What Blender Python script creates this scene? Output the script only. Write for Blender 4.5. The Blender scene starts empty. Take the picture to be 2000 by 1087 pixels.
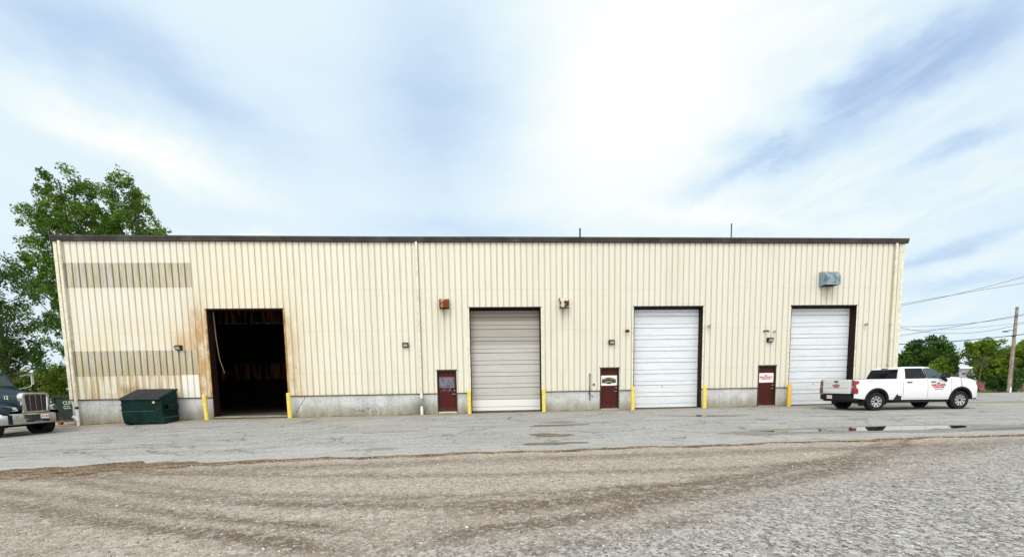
import bpy, math, random
import numpy as np
from mathutils import Vector, Matrix
rad = math.radians
random.seed(4)
sc = bpy.context.scene
COL = sc.collection

# ------------------------------------------------------------------ camera
R = ((0.99800626, -0.02197526, 0.05916582),
     (-0.06088075, -0.08796639, 0.99426126),
     (-0.01664455, -0.99588102, -0.08912888))
cd = bpy.data.cameras.new('camera')
cam = bpy.data.objects.new('camera', cd); COL.objects.link(cam)
m = Matrix.Identity(4)
for i in range(3):
    m[i][0] = R[i][0]; m[i][1] = -R[i][1]; m[i][2] = -R[i][2]
m[0][3], m[1][3], m[2][3] = 19.73, -22.29, 1.5
cam.matrix_world = m
cd.sensor_width = 36; cd.lens = 14.94; cd.shift_y = 0.14125
cd.clip_start = 0.1; cd.clip_end = 3000
sc.camera = cam

# ------------------------------------------------------------------ view
sc.view_settings.view_transform = 'Standard'
sc.view_settings.look = 'None'
sc.view_settings.exposure = 0.0
sc.view_settings.gamma = 1.0

# ------------------------------------------------------------------ node helpers
class S:
    """socket with arithmetic"""
    def __init__(s, nt, sock): s.nt = nt; s.k = sock
    def _b(s, op, o, rev=False, c=None):
        n = s.nt.nodes.new('ShaderNodeMath'); n.operation = op
        a, b = (o, s) if rev else (s, o)
        for i, v in enumerate((a, b, c)):
            if v is None: continue
            if isinstance(v, S): s.nt.links.new(v.k, n.inputs[i])
            else: n.inputs[i].default_value = v
        return S(s.nt, n.outputs[0])
    def __add__(s, o): return s._b('ADD', o)
    __radd__ = __add__
    def __mul__(s, o): return s._b('MULTIPLY', o)
    __rmul__ = __mul__
    def __sub__(s, o): return s._b('SUBTRACT', o)
    def __rsub__(s, o): return s._b('SUBTRACT', o, True)
    def __truediv__(s, o): return s._b('DIVIDE', o)
    def pw(s, o): return s._b('POWER', o)
    def mx(s, o): return s._b('MAXIMUM', o)
    def mn(s, o): return s._b('MINIMUM', o)
    def ab(s): return s._b('ABSOLUTE', None)
    def fl(s): return s._b('FLOOR', None)
    def fr(s): return s._b('FRACT', None)
    def gt(s, o): return s._b('GREATER_THAN', o)
    def exp(s): return s._b('EXPONENT', None)
    def ss(s, a, b, lo=0.0, hi=1.0):
        n = s.nt.nodes.new('ShaderNodeMapRange'); n.interpolation_type = 'SMOOTHSTEP'
        s.nt.links.new(s.k, n.inputs[0])
        n.inputs[1].default_value = a; n.inputs[2].default_value = b
        n.inputs[3].default_value = lo; n.inputs[4].default_value = hi
        return S(s.nt, n.outputs[0])

class NT:
    def __init__(s, nt):
        s.nt = nt; nt.nodes.clear(); s.tc = None
    def new(s, t, **k):
        n = s.nt.nodes.new(t)
        for a, b in k.items(): setattr(n, a, b)
        return n
    def put(s, node, inp, v):
        i = node.inputs[inp]
        if isinstance(v, S): s.nt.links.new(v.k, i)
        elif v is not None:
            if isinstance(v, tuple) and len(v) == 3 and i.type == 'RGBA': v = v + (1,)
            i.default_value = v
    def coord(s, kind='Object'):
        if not s.tc: s.tc = s.new('ShaderNodeTexCoord')
        return S(s.nt, s.tc.outputs[kind])
    def xyz(s, v):
        n = s.new('ShaderNodeSeparateXYZ'); s.put(n, 0, v)
        return [S(s.nt, n.outputs[i]) for i in range(3)]
    def vec(s, x, y, z):
        n = s.new('ShaderNodeCombineXYZ')
        s.put(n, 0, x); s.put(n, 1, y); s.put(n, 2, z)
        return S(s.nt, n.outputs[0])
    def dot(s, v, w):
        n = s.new('ShaderNodeVectorMath', operation='DOT_PRODUCT'); s.put(n, 0, v); n.inputs[1].default_value = w
        return S(s.nt, n.outputs['Value'])
    def scl(s, v, x, y, z):
        n = s.new('ShaderNodeVectorMath', operation='MULTIPLY'); s.put(n, 0, v); n.inputs[1].default_value = (x, y, z)
        return S(s.nt, n.outputs[0])
    def noise(s, v, scale=5., detail=3., rough=.55, dist=0.):
        n = s.new('ShaderNodeTexNoise'); s.put(n, 'Vector', v); s.put(n, 'Scale', scale)
        s.put(n, 'Detail', detail); s.put(n, 'Roughness', rough); s.put(n, 'Distortion', dist)
        return S(s.nt, n.outputs[0])
    def voro(s, v, scale, feat='F1', out='Color', rnd=1.):
        n = s.new('ShaderNodeTexVoronoi', feature=feat); s.put(n, 'Vector', v); s.put(n, 'Scale', scale)
        n.inputs['Randomness'].default_value = rnd
        return S(s.nt, n.outputs[out])
    def mix(s, f, a, b, mode='MIX'):
        n = s.new('ShaderNodeMix', data_type='RGBA', blend_type=mode); n.clamp_factor = True
        s.put(n, 0, f)
        for i, v in ((6, a), (7, b)):
            if isinstance(v, S): s.nt.links.new(v.k, n.inputs[i])
            else: n.inputs[i].default_value = tuple(v) + (1,) if len(v) == 3 else v
        return S(s.nt, n.outputs[2])
    def ramp(s, f, stops):
        n = s.new('ShaderNodeValToRGB'); s.put(n, 0, f)
        e = n.color_ramp.elements
        while len(e) > 1: e.remove(e[-1])
        e[0].position = stops[0][0]; e[0].color = tuple(stops[0][1]) + (1,)
        for p, c in stops[1:]:
            k = e.new(p); k.color = tuple(c) + (1,)
        return S(s.nt, n.outputs[0])
    def bump(s, h, strength=.3, dist=.02):
        n = s.new('ShaderNodeBump'); s.put(n, 'Height', h)
        n.inputs['Strength'].default_value = strength; n.inputs['Distance'].default_value = dist
        return S(s.nt, n.outputs[0])

def mat(name):
    m = bpy.data.materials.new(name); m.use_nodes = True
    t = NT(m.node_tree)
    b = t.new('ShaderNodeBsdfPrincipled'); o = t.new('ShaderNodeOutputMaterial')
    m.node_tree.links.new(b.outputs[0], o.inputs[0])
    t.b = b
    def fin(color=None, rough=None, metal=None, normal=None, **k):
        t.put(b, 'Base Color', color)
        if rough is not None: t.put(b, 'Roughness', rough)
        if metal is not None: t.put(b, 'Metallic', metal)
        if normal is not None: t.put(b, 'Normal', normal)
        for a, v in k.items(): t.put(b, a.replace('_', ' '), v)
        return m
    t.fin = fin; t.m = m
    return t

def simple(name, c, rough=.6, metal=0., var=.12, scale=6., bump=0., coat=0., dirt=None, dscale=2., damt=.5):
    t = mat(name); v = t.coord()
    n = t.noise(v, scale, 4)
    lo = tuple(x * (1 - var) for x in c); hi = tuple(min(1, x * (1 + var)) for x in c)
    col = t.mix(n.ss(.3, .7), lo, hi)
    if dirt:
        d = t.noise(v, dscale, 5, .65)
        col = t.mix(d.ss(.5, .72) * damt, col, dirt)
    nr = t.bump(t.noise(v, scale * 8, 3), bump, .01) if bump else None
    lum = max(c); sp = .5 if metal > .3 or coat else min(.4, .12 + lum * .5)
    return t.fin(col, (n * .2 + (rough - .1)), metal, nr, Coat_Weight=coat, Coat_Roughness=.05, Specular_IOR_Level=sp)

# ------------------------------------------------------------------ world
SUN_EL, SUN_AZ = rad(52), rad(205)     # sun high, behind the camera and a little to the left
w = bpy.data.worlds.new('World'); sc.world = w; w.use_nodes = True
t = NT(w.node_tree)
sky = t.new('ShaderNodeTexSky', sky_type='NISHITA'); sky.sun_disc = False
sky.sun_elevation = SUN_EL; sky.sun_rotation = SUN_AZ; sky.air_density = 1.0; sky.dust_density = 2.0
bg1 = t.new('ShaderNodeBackground'); t.nt.links.new(sky.outputs[0], bg1.inputs[0]); bg1.inputs[1].default_value = .1
d = t.coord('Generated')
dx, dy, dz = t.xyz(d)
def sub(a, b): return tuple(x - y for x, y in zip(a, b))
def unit(a):
    l = math.sqrt(sum(x * x for x in a)); return tuple(x / l for x in a)
# domain warp so the cloud banks get ragged edges
nz1 = t.noise(t.scl(d, 1, 1, 1.8), 3.0, 5, .6)
nz2 = t.noise(t.scl(d, 1.3, 1, 1.6), 4.3, 5, .6)
wx, wy, wz = dx + (nz1 - .5) * .16, dy, dz + (nz2 - .5) * .13
wd = t.vec(wx, wy, wz)
def blob(c, e, lu, lv):
    """soft cloud bank centred at direction c, running towards direction e"""
    c = unit(c); u = unit(sub(e, c)); v = unit((c[1] * u[2] - c[2] * u[1], c[2] * u[0] - c[0] * u[2], c[0] * u[1] - c[1] * u[0]))
    cu = sum(x * y for x, y in zip(c, u)); cv = sum(x * y for x, y in zip(c, v))
    a = (t.dot(wd, u) - cu) / lu; b = (t.dot(wd, v) - cv) / lv
    return ((a * a + b * b) * -1.0).exp()
dark = blob((.640, .615, .462), (.70, .53, .48), .13, .042) * 1.55 + blob((.572, .69, .452), (.62, .64, .455), .05, .026) * .8
dark = dark + blob((.535, .745, .402), (.60, .69, .40), .10, .022) * .85 + blob((.45, .79, .418), (.49, .77, .42), .035, .014) * .5
dark = dark + blob((.46, .80, .372), (.54, .74, .39), .09, .018) * .75
dark = dark + blob((.70, .63, .348), (.66, .67, .335), .055, .014) * .95
dark = dark + blob((.735, .655, .20), (.70, .70, .19), .09, .013) * .9
dark = dark + blob((.76, .63, .145), (.70, .70, .14), .08, .010) * .6
dark = dark + blob((-.47, .74, .478), (-.36, .79, .44), .18, .050) * .9
dark = dark + blob((-.09, .85, .52), (-.11, .91, .40), .15, .13) * .95
dark = dark + blob((.0, .95, .335), (.2, .93, .33), .2, .028) * .55
dark = dark + blob((.09, .95, .30), (.10, .95, .29), .012, .006) * .5
dark = dark + blob((-.62, .7, .53), (-.55, .7, .55), .09, .05) * .4
white = blob((.30, .79, .53), (.42, .68, .60), .27, .21) * 1.0
white = white + blob((-.53, .75, .39), (-.40, .84, .345), .16, .028) * .8
white = white + blob((-.36, .90, .27), (-.1, .95, .26), .22, .02) * .8
white = white + blob((.45, .8, .31), (.6, .74, .28), .2, .018) * .4
wisp = t.noise(t.scl(d, 1.2, 1.2, 5.5), 2.6, 6, .6, .4)
wisp2 = t.noise(t.scl(d, 1.5, 1.5, 9.), 5.0, 6, .62, .3)
rightish = dx.ss(.25, .6)
wisp3 = t.noise(t.vec(dx * 3. - dz * 1., dy * 3., dz * 9. - dx * 2.5), 2.0, 7, .6, .7)
edgy = (wisp3.ss(.42, .60) - .5)
val = .66 + white * .34 - dark * (.37 + edgy * .18 * (rightish + .12)) + (wisp - .5) * .20 + edgy * (rightish * .10) * (white * -1. + 1.).mx(0.) + (wisp2 - .5) * .16 * rightish
cloud = t.ramp(val, [(.08, (.44, .59, .84)), (.3, (.54, .70, .91)), (.45, (.65, .81, .97)), (.60, (.75, .90, 1.0)), (.78, (.90, .985, 1.0)), (1.0, (1.10, 1.10, 1.08))])
# unseen sky overhead and behind the camera, brightened to light the front wall
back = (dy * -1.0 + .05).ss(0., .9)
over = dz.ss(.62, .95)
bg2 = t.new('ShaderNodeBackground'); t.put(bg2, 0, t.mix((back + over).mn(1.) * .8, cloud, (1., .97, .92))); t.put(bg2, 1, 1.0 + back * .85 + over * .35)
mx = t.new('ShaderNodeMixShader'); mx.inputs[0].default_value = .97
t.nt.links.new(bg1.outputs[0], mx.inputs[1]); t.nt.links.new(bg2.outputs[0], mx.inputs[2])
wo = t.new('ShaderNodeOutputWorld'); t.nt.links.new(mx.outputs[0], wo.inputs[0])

sl = bpy.data.lights.new('sun', 'SUN'); sl.energy = 1.3; sl.angle = rad(22); sl.color = (1, .96, .9)
so = bpy.data.objects.new('sun', sl); COL.objects.link(so)
sd = Vector((math.sin(SUN_AZ) * math.cos(SUN_EL), math.cos(SUN_AZ) * math.cos(SUN_EL), math.sin(SUN_EL)))
so.rotation_euler = sd.to_track_quat('Z', 'Y').to_euler(); so.location = (10, -60, 80)

# ------------------------------------------------------------------ mesh helpers
def tag(o, label=None, cat=None, group=None, kind=None):
    if label: o['label'] = label
    if cat: o['category'] = cat
    if group: o['group'] = group
    if kind: o['kind'] = kind
    return o

def thing(name, label, cat, loc=(0, 0, 0), rz=0., group=None):
    o = bpy.data.objects.new(name, None); COL.objects.link(o)
    o.empty_display_size = .2
    o.location = loc; o.rotation_euler = (0, 0, rz)
    return tag(o, label, cat, group)

def lerp(a, b, f): return a + (b - a) * f
def sstep(a, b, x):
    x = max(0., min(1., (x - a) / (b - a))); return x * x * (3 - 2 * x)

class MB:
    def __init__(s): s.v = []; s.f = []; s.mi = []; s.sm = []
    def add(s, vs, fs, mi=0, smooth=False):
        o = len(s.v); s.v += [tuple(p) for p in vs]
        for f in fs: s.f.append(tuple(i + o for i in f)); s.mi.append(mi); s.sm.append(smooth)
        return s
    def box(s, x0, x1, y0, y1, z0, z1, mi=0):
        vs = [(x, y, z) for x in (x0, x1) for y in (y0, y1) for z in (z0, z1)]
        return s.add(vs, [(0, 1, 3, 2), (4, 6, 7, 5), (0, 4, 5, 1), (2, 3, 7, 6), (0, 2, 6, 4), (1, 5, 7, 3)], mi)
    def prism(s, poly, axis, a, b, mi=0, smooth=False):
        """poly in the two other axes (order x,y,z without axis), extruded a..b"""
        def P(p, c):
            if axis == 'x': return (c, p[0], p[1])
            if axis == 'y': return (p[0], c, p[1])
            return (p[0], p[1], c)
        n = len(poly); vs = [P(p, a) for p in poly] + [P(p, b) for p in poly]
        fs = [(i, (i + 1) % n, (i + 1) % n + n, i + n) for i in range(n)]
        s.add(vs, fs, mi, smooth)
        s.add(vs, [tuple(range(n))[::-1], tuple(range(n, 2 * n))], mi, False)
        return s
    def tube(s, pts, rr, n=8, mi=0, caps=True, smooth=True):
        pts = [Vector(p) for p in pts]
        if not isinstance(rr, (list, tuple)): rr = [rr] * len(pts)
        rings = []
        up = Vector((0, 0, 1))
        prev = None
        for i, p in enumerate(pts):
            a = pts[max(0, i - 1)]; b = pts[min(len(pts) - 1, i + 1)]
            dr = (b - a).normalized()
            if prev is None:
                ref = Vector((1, 0, 0)) if abs(dr.z) > .9 else up
                u = dr.cross(ref).normalized()
            else:
                u = (prev - dr * prev.dot(dr)).normalized()
            v = dr.cross(u); prev = u
            rings.append([p + (u * math.cos(k * 2 * math.pi / n) + v * math.sin(k * 2 * math.pi / n)) * rr[i] for k in range(n)])
        vs = [q for r in rings for q in r]; fs = []
        for i in range(len(pts) - 1):
            for k in range(n):
                k2 = (k + 1) % n
                fs.append((i * n + k, i * n + k2, (i + 1) * n + k2, (i + 1) * n + k))
        s.add(vs, fs, mi, smooth)
        if caps:
            s.add(rings[0], [tuple(range(n))[::-1]], mi); s.add(rings[-1], [tuple(range(n))], mi)
        return s
    def lathe(s, prof, axis='y', c=(0, 0, 0), n=28, mi=0, smooth=True):
        """prof: (radius, along) list"""
        vs = []
        for r, a in prof:
            for k in range(n):
                q = k * 2 * math.pi / n; x, y = r * math.cos(q), r * math.sin(q)
                p = (x, a, y) if axis == 'y' else ((a, x, y) if axis == 'x' else (x, y, a))
                vs.append((p[0] + c[0], p[1] + c[1], p[2] + c[2]))
        fs = []
        for i in range(len(prof) - 1):
            for k in range(n):
                k2 = (k + 1) % n
                fs.append((i * n + k, i * n + k2, (i + 1) * n + k2, (i + 1) * n + k))
        return s.add(vs, fs, mi, smooth)
    def grid(s, rows, mi=0, smooth=True, flip=False):
        n = len(rows[0]); vs = [p for r in rows for p in r]; fs = []
        for i in range(len(rows) - 1):
            for k in range(n - 1):
                f = (i * n + k, i * n + k + 1, (i + 1) * n + k + 1, (i + 1) * n + k)
                fs.append(f[::-1] if flip else f)
        return s.add(vs, fs, mi, smooth)
    def build(s, name, mats, parent=None, loc=None, bevel=0., label=None):
        me = bpy.data.meshes.new(name); me.from_pydata(s.v, [], s.f)
        for m_ in (mats if isinstance(mats, (list, tuple)) else [mats]): me.materials.append(m_)
        me.polygons.foreach_set('material_index', s.mi); me.polygons.foreach_set('use_smooth', s.sm)
        me.update()
        o = bpy.data.objects.new(name, me); COL.objects.link(o)
        if parent: o.parent = parent
        if loc: o.location = loc
        if bevel:
            b = o.modifiers.new('bevel', 'BEVEL'); b.width = bevel; b.segments = 2; b.limit_method = 'ANGLE'; b.angle_limit = rad(35)
        if label: o['label'] = label
        return o

def text_mesh(txt, size, loc, rot=(math.pi / 2, 0, 0), align='CENTER', sx=1., bold=0., extrude=.002):
    cu = bpy.data.curves.new('t', 'FONT'); cu.body = txt; cu.size = size; cu.align_x = align; cu.align_y = 'CENTER'
    cu.offset = bold; cu.extrude = extrude; cu.resolution_u = 3
    o = bpy.data.objects.new('t', cu); COL.objects.link(o)
    bpy.context.view_layer.update()
    me = bpy.data.meshes.new_from_object(o.evaluated_get(bpy.context.evaluated_depsgraph_get()))
    bpy.data.objects.remove(o)
    M = Matrix.Translation(loc) @ Matrix.Rotation(rot[2], 4, 'Z') @ Matrix.Rotation(rot[1], 4, 'Y') @ Matrix.Rotation(rot[0], 4, 'X') @ Matrix.Diagonal((sx, 1, 1, 1))
    me.transform(M)
    return [tuple(v.co) for v in me.vertices], [tuple(p.vertices) for p in me.polygons]
def put_text(mb, *a, mi=0, **k):
    v, f = text_mesh(*a, **k); mb.add(v, f, mi)

def copy_tree(o, parent=None):
    c = o.copy(); COL.objects.link(c)
    if parent: c.parent = parent
    for ch in [x for x in bpy.data.objects if x.parent == o]: copy_tree(ch, c)
    return c

# ------------------------------------------------------------------ ground height
def g(x, y):
    gw = np.interp(x, [-6, -.5, 1.5, 6, 16, 23, 31, 41, 60, 90], [-.34, -.15, -.06, .04, .05, .09, .11, .13, .02, -.25])
    gl = np.interp(x, [-10, -2.5, 3, 9, 20, 37, 45, 60, 80], [-.46, -.38, -.2, -.08, 0, .05, .05, 0, -.2])
    s = sstep(.2, 2.6, -y)
    r = gw * (1 - s) + gl * s
    far = sstep(12, 26, y)
    return float(r * (1 - far) + -.3 * far)

# ------------------------------------------------------------------ materials
def m_gravel():
    t = mat('gravel'); v = t.coord(); x, y, z = t.xyz(v)
    big = t.noise(v, .35, 4, .6); mid = t.noise(t.scl(v, .55, 1.6, 1), 1.6, 5, .65, .5)
    st = t.voro(v, 38., rnd=1.); stx, sty, stz = t.xyz(st)
    st2x, _, _ = t.xyz(t.voro(v, 75.))
    fine = t.noise(v, 55., 3, .7)
    # browner wheel tracks running across the yard
    wob = (t.noise(t.scl(v, .35, .6, 1), 1.0, 4, .6) - .5)
    def track(a, b, wd, yo=0.):
        q = (y - (x * b + a) + wob * .6 + yo) / wd
        return (q * q * -1.).exp()
    tr = (track(-10.5, -.43, .20) + track(-10.0, -.43, .16) * .8) * x.ss(19.2, 17.6) + (track(-25.2, .365, .26) + track(-25.9, .365, .18) * .9 + track(-24.4, .36, .3) * .5) * x.ss(18.0, 19.8) * (x.ss(28., 22.) * .55 + .45)
    def arc(y0, x0, k, wd):
        q = (y - ((x - x0) * (x - x0) * k + y0) + wob * .5) / wd
        return (q * q * -1.).exp()
    tr = tr + arc(-17.0, 20., .045, .2) * .8 + arc(-16.55, 20., .045, .16) * .6 + arc(-15.3, 22., .02, .2) * .6 + track(-14.2, .02, .35) * .6
    streak = t.noise(t.scl(v, .22, 2.2, 1), 1.5, 5, .62, .8).ss(.5, .7)
    grass = t.noise(v, 1.1, 5, .7)
    brown = t.mix(mid, (.10, .062, .033), (.19, .13, .08))
    lite = t.mix(mid, (.37, .305, .243), (.59, .515, .44))
    base = t.mix((tr * (.5 + grass * 1.2)).mn(1.) * .95 + streak * .34, lite, brown)
    # coarse grey crushed stone at the lower right
    gz = ((y + x * -.46) * -1. - 27.9 + (big - .5) * 2.2).ss(-1.2, 1.3)
    gz = gz.mx((((x * -.05) - y - 19.1 + (mid - .5) * 1.6).ss(-.3, .5)) * .55)
    base = t.mix(gz * .85, base, t.mix(mid, (.34, .34, .335), (.52, .52, .51)))
    k1, k2, _ = t.xyz(t.voro(v, 24.))
    base = t.mix(gz * k1.ss(.5, .85) * .6, base, (.70, .70, .69)); base = t.mix(gz * k2.ss(.45, .85) * .65, base, (.10, .10, .10))
    base = t.mix(x.ss(14.5, 16.5, 1, 0) * .35, base, (.30, .25, .19))
    base = t.mix((stx.ss(.72, .98)) * (.40 + gz * .4), base, (.66, .64, .60))
    base = t.mix((sty.ss(.55, .95)) * (.55 + gz * .35), base, (.085, .07, .06))
    base = t.mix(st2x.ss(.6, 1.) * .3, base, (.2, .165, .135))
    c1, c2, _ = t.xyz(t.voro(v, 15.))
    base = t.mix(c1.ss(.55, 1.) * .34, base, (.66, .62, .57)); base = t.mix(c2.ss(.55, 1.) * .32, base, (.12, .095, .075))
    base = t.mix((y + 12.).ss(0, 10) * .9, base, t.mix(mid, (.31, .305, .29), (.42, .415, .40)))
    base = t.mix(fine.ss(.35, .75) * .30, base, t.mix(.5, base, (.7, .66, .6)))
    vd = t.voro(v, 38., out='Distance')
    h = (vd * -1.) + fine * .5 + mid * .6
    return t.fin(base, .95, 0., t.bump(h, .85, .03), Specular_IOR_Level=.15)

def m_asphalt():
    t = mat('asphalt'); v = t.coord(); x, y, z = t.xyz(v)
    big = t.noise(v, .25, 4, .6); mid = t.noise(t.scl(v, .35, 1.3, 1), 1.2, 5, .65, .4)
    sx, sy, sz = t.xyz(t.voro(v, 48.))
    fine = t.noise(v, 90., 2, .7)
    c = t.mix(mid.ss(.25, .75), (.29, .288, .28), (.43, .43, .42))
    c = t.mix(big.ss(.40, .70) * .55, c, (.29, .265, .23))
    c = t.mix(sx.ss(.6, 1.) * .55, c, (.60, .60, .58)); c = t.mix(sy.ss(.5, 1.) * .6, c, (.11, .105, .10))
    c1, c2, _ = t.xyz(t.voro(v, 15.))
    c = t.mix(c1.ss(.55, 1.) * .24, c, (.56, .56, .55)); c = t.mix(c2.ss(.55, 1.) * .28, c, (.14, .138, .13))
    streak = t.noise(t.scl(v, .18, 1.8, 1), 1.6, 5, .7, .9)
    c = t.mix(streak.ss(.54, .70) * .58, c, (.15, .145, .135))
    # cracks
    cr = t.voro(t.vec(x + (t.noise(v, 1.4, 4) - .5) * 1.6, y + (t.noise(v, 1.7, 4) - .5) * 1.2, z), .42, 'DISTANCE_TO_EDGE', 'Distance')
    crk = cr.ss(.004, .026, 1, 0) * t.noise(v, .5, 3).ss(.38, .52)
    c = t.mix(crk * .65, c, (.10, .095, .085))
    # brown sandy band along the foot of the building, ragged
    edge = (y + t.noise(t.scl(v, .6, 1.2, 1), 1.3, 5, .7) * 2.1).ss(-.7, .75) * y.ss(1.6, .7) * (y.ss(.5, .3) + x.ss(42.7, 42.4)).mn(1.)
    c = t.mix(edge * .8, c, t.mix(mid, (.25, .20, .14), (.36, .30, .22)))
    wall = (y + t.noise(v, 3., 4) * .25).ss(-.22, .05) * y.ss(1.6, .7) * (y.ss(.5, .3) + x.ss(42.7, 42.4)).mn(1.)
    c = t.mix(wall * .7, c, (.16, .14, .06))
    lo = ((y * -1.) - 11. + (mid - .5) * 3.).ss(-.5, 2.2)
    c = t.mix(lo * .45, c, (.46, .45, .43))
    dist = y - (x * .045 - 13.93)
    c = t.mix((dist + (t.noise(v, 2.2, 5, .7) - .5) * 2.0).ss(.55, -.1) * .8, c, t.mix(fine, (.22, .175, .13), (.42, .37, .32)))
    return t.fin(c, .9, 0., t.bump(fine + sx * .6 - crk * 2. + mid, .5, .012), Specular_IOR_Level=.2)

def m_soil():
    t = mat('soil'); v = t.coord(); x, y, z = t.xyz(v)
    n = t.noise(t.scl(v, .5, 1.6, 1), 3., 5, .7); sx, sy, _ = t.xyz(t.voro(v, 40.))
    c = t.mix(n.ss(.3, .7), (.06, .034, .016), (.25, .18, .115))
    c = t.mix(sx.ss(.8, 1.) * .7, c, (.62, .58, .5)); c = t.mix(t.noise(v, 2.2, 5).ss(.55, .7) * .5, c, (.15, .17, .05))
    return t.fin(c, .95, 0., t.bump(n + sx * .4, .7, .03), Specular_IOR_Level=.1)

def m_wall(name='painted steel', clean=False):
    t = mat(name); v = t.coord(); x, y, z = t.xyz(v)
    fine = t.noise(t.scl(v, 5., 1, 3.), 5., 4, .6)
    big = t.noise(v, .5, 4, .6)
    streak = t.noise(t.scl(v, 3.3, 1, .22), 1.6, 5, .6)
    panel = t.noise(t.vec(((x + .15) / .9144).fl() * 3.77, 0., 0.), 1., 0)
    base = t.mix(x.ss(8., 30.), (.785, .758, .625), (.728, .712, .605))
    base = t.mix(x.ss(6.5, 5.), base, (.775, .765, .68))
    if clean: base = t.mix(.5, (.86, .84, .78), (.86, .84, .78))
    base = t.mix((fine - .5).ab() * 1.8, base, (.56, .53, .44))
    base = t.mix(streak.ss(.5, .75) * .30, base, (.53, .48, .35))
    base = t.mix((panel - .5).ab() * 1.1, base, (.64, .625, .52))
    base = t.mix(t.noise(t.scl(v, 1., 1, .5), 1.1, 4, .6).ss(.5, .75) * .22, base, (.58, .555, .44))
    if not clean:
        # soot and rust bleeding round the open bay
        e1 = (x - 5.95); e2 = (x - 9.8)
        dl = (((e1 + .35) * (e1 + .35)) * -3.0).exp() * e1.ss(-.05, .15, 1, 0); dr = (((e2 - .05) * (e2 - .05)) * -2.2).exp()
        low = z.ss(6.6, 4.4); 
        rag = t.noise(t.scl(v, 1.6, 1, .7), 1.7, 5, .65)
        bay = (dl * 1.2 + dr * .62) * low * (streak * 1.0 + .35) * rag.ss(.22, .62)
        wide = (((x - 7.6) * (x - 7.6)) * -.10).exp() * z.ss(8.2, 4.8)
        base = t.mix((wide * .26 * (streak + .5)).mn(1.) * rag.ss(.2, .7), base, (.74, .53, .27))
        base = t.mix((bay * .95).mn(.92), base, (.44, .225, .055))
        blotch = t.noise(v, 2.4, 4, .6).ss(.56, .72) * (dl + dr).mn(1.) * z.ss(4.2, 2.5)
        base = t.mix(blotch * .75, base, (.22, .13, .05))
        # left end
        ll = x.ss(6., 4.5)
        base = t.mix(ll * z.ss(5.4, 4.6) * z.ss(1., 3.4) * t.noise(t.scl(v, 2, 1, .5), 1.4, 4).ss(.4, .7) * .42, base, (.74, .57, .29))
        base = t.mix(ll * z.ss(2.6, 2.2) * (streak.ss(.40, .62) * .8), base, (.42, .28, .09))
        base = t.mix(((((x - 2.0) * (x - 2.0)) * -1.2).exp()) * z.ss(2.0, 1.5) * t.noise(t.scl(v, 1.4, 1, .8), 1.2, 3).ss(.35, .55) * .8, base, (.24, .155, .04))
        base = t.mix((((x - 4.75) * (x - 4.75) * -6.).exp()) * (((z - 3.9) * (z - 3.9) * -4.).exp()) * .6, base, (.5, .26, .08))
        base = t.mix(x.ss(12, 5) * .10, base, (.80, .66, .42))
        # drips below the two small exhaust hoods and the big one
        for hx, hz in ((17.7, 5.45), (23.82, 5.45), (38.1, 6.5)):
            base = t.mix((((x - hx) * (x - hx) * -14.).exp()) * z.ss(hz - 1.6, hz) * z.ss(hz + .02, hz) * streak.ss(.3, .6) * .55, base, (.34, .28, .12))
        base = t.mix(z.ss(1.45, 1.15) * streak.ss(.35, .7) * .25, base, (.5, .42, .22))
        for zz in (2.25, 4.35, 6.40):
            base = t.mix(((z - zz).ab().ss(.03, .008)) * fine.ss(.35, .6) * .22, base, (.35, .32, .25))
        # grime that settles in the grooves between ribs
        gr = ((x / .3048 + .5).fr() - .5).ab().ss(.085, .13, 1, 0)
        rusty = x.ss(12, 8) * .55
        base = t.mix(gr * (.22 + streak * .5), base, t.mix(rusty, (.40, .355, .25), (.46, .29, .10)))
    else:
        gr = ((x / .3048 + .5).fr() - .5).ab().ss(.085, .13, 1, 0)
        base = t.mix(gr * .5, base, (.45, .38, .25))
    nrm = t.bump(t.noise(t.scl(v, 1., 1, .5), 2., 3), .12, .05)
    return t.fin(base, .45 + fine * .2, 0., nrm, Specular_IOR_Level=.35)

def m_fibre():
    t = mat('fibreglass'); v = t.coord(); x, y, z = t.xyz(v)
    s = t.noise(t.scl(v, 3.2, 1, .35), 1.8, 5, .65); f = t.noise(v, 18., 3, .6)
    pan = t.noise(t.vec(((x + .15) / .3048).fl() * 1.7, 0., 0.), 1., 0)
    c = t.mix(s.ss(.3, .7), (.45, .405, .28), (.70, .64, .48))
    c = t.mix((pan - .5).ab() * 2.6, c, (.60, .58, .55)); c = t.mix(f.ss(.5, .8) * .5, c, (.24, .21, .12))
    c = t.mix(z.ss(3.4, 2.3) * .35 * z.ss(5., 4.), c, (.45, .36, .16))
    gr = ((x / .3048 + .5).fr() - .5).ab().ss(.085, .13, 1, 0)
    c = t.mix(gr * .8, c, (.20, .145, .06))
    m_ = t.fin(c, .5, 0., None, Specular_IOR_Level=.3)
    tr = t.new('ShaderNodeBsdfTranslucent'); t.put(tr, 0, (.45, .27, .12))
    mxs = t.new('ShaderNodeMixShader'); mxs.inputs[0].default_value = .12
    out = [n for n in t.nt.nodes if n.type == 'OUTPUT_MATERIAL'][0]
    t.nt.links.new(t.b.outputs[0], mxs.inputs[1]); t.nt.links.new(tr.outputs[0], mxs.inputs[2]); t.nt.links.new(mxs.outputs[0], out.inputs[0])
    return m_

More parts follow.
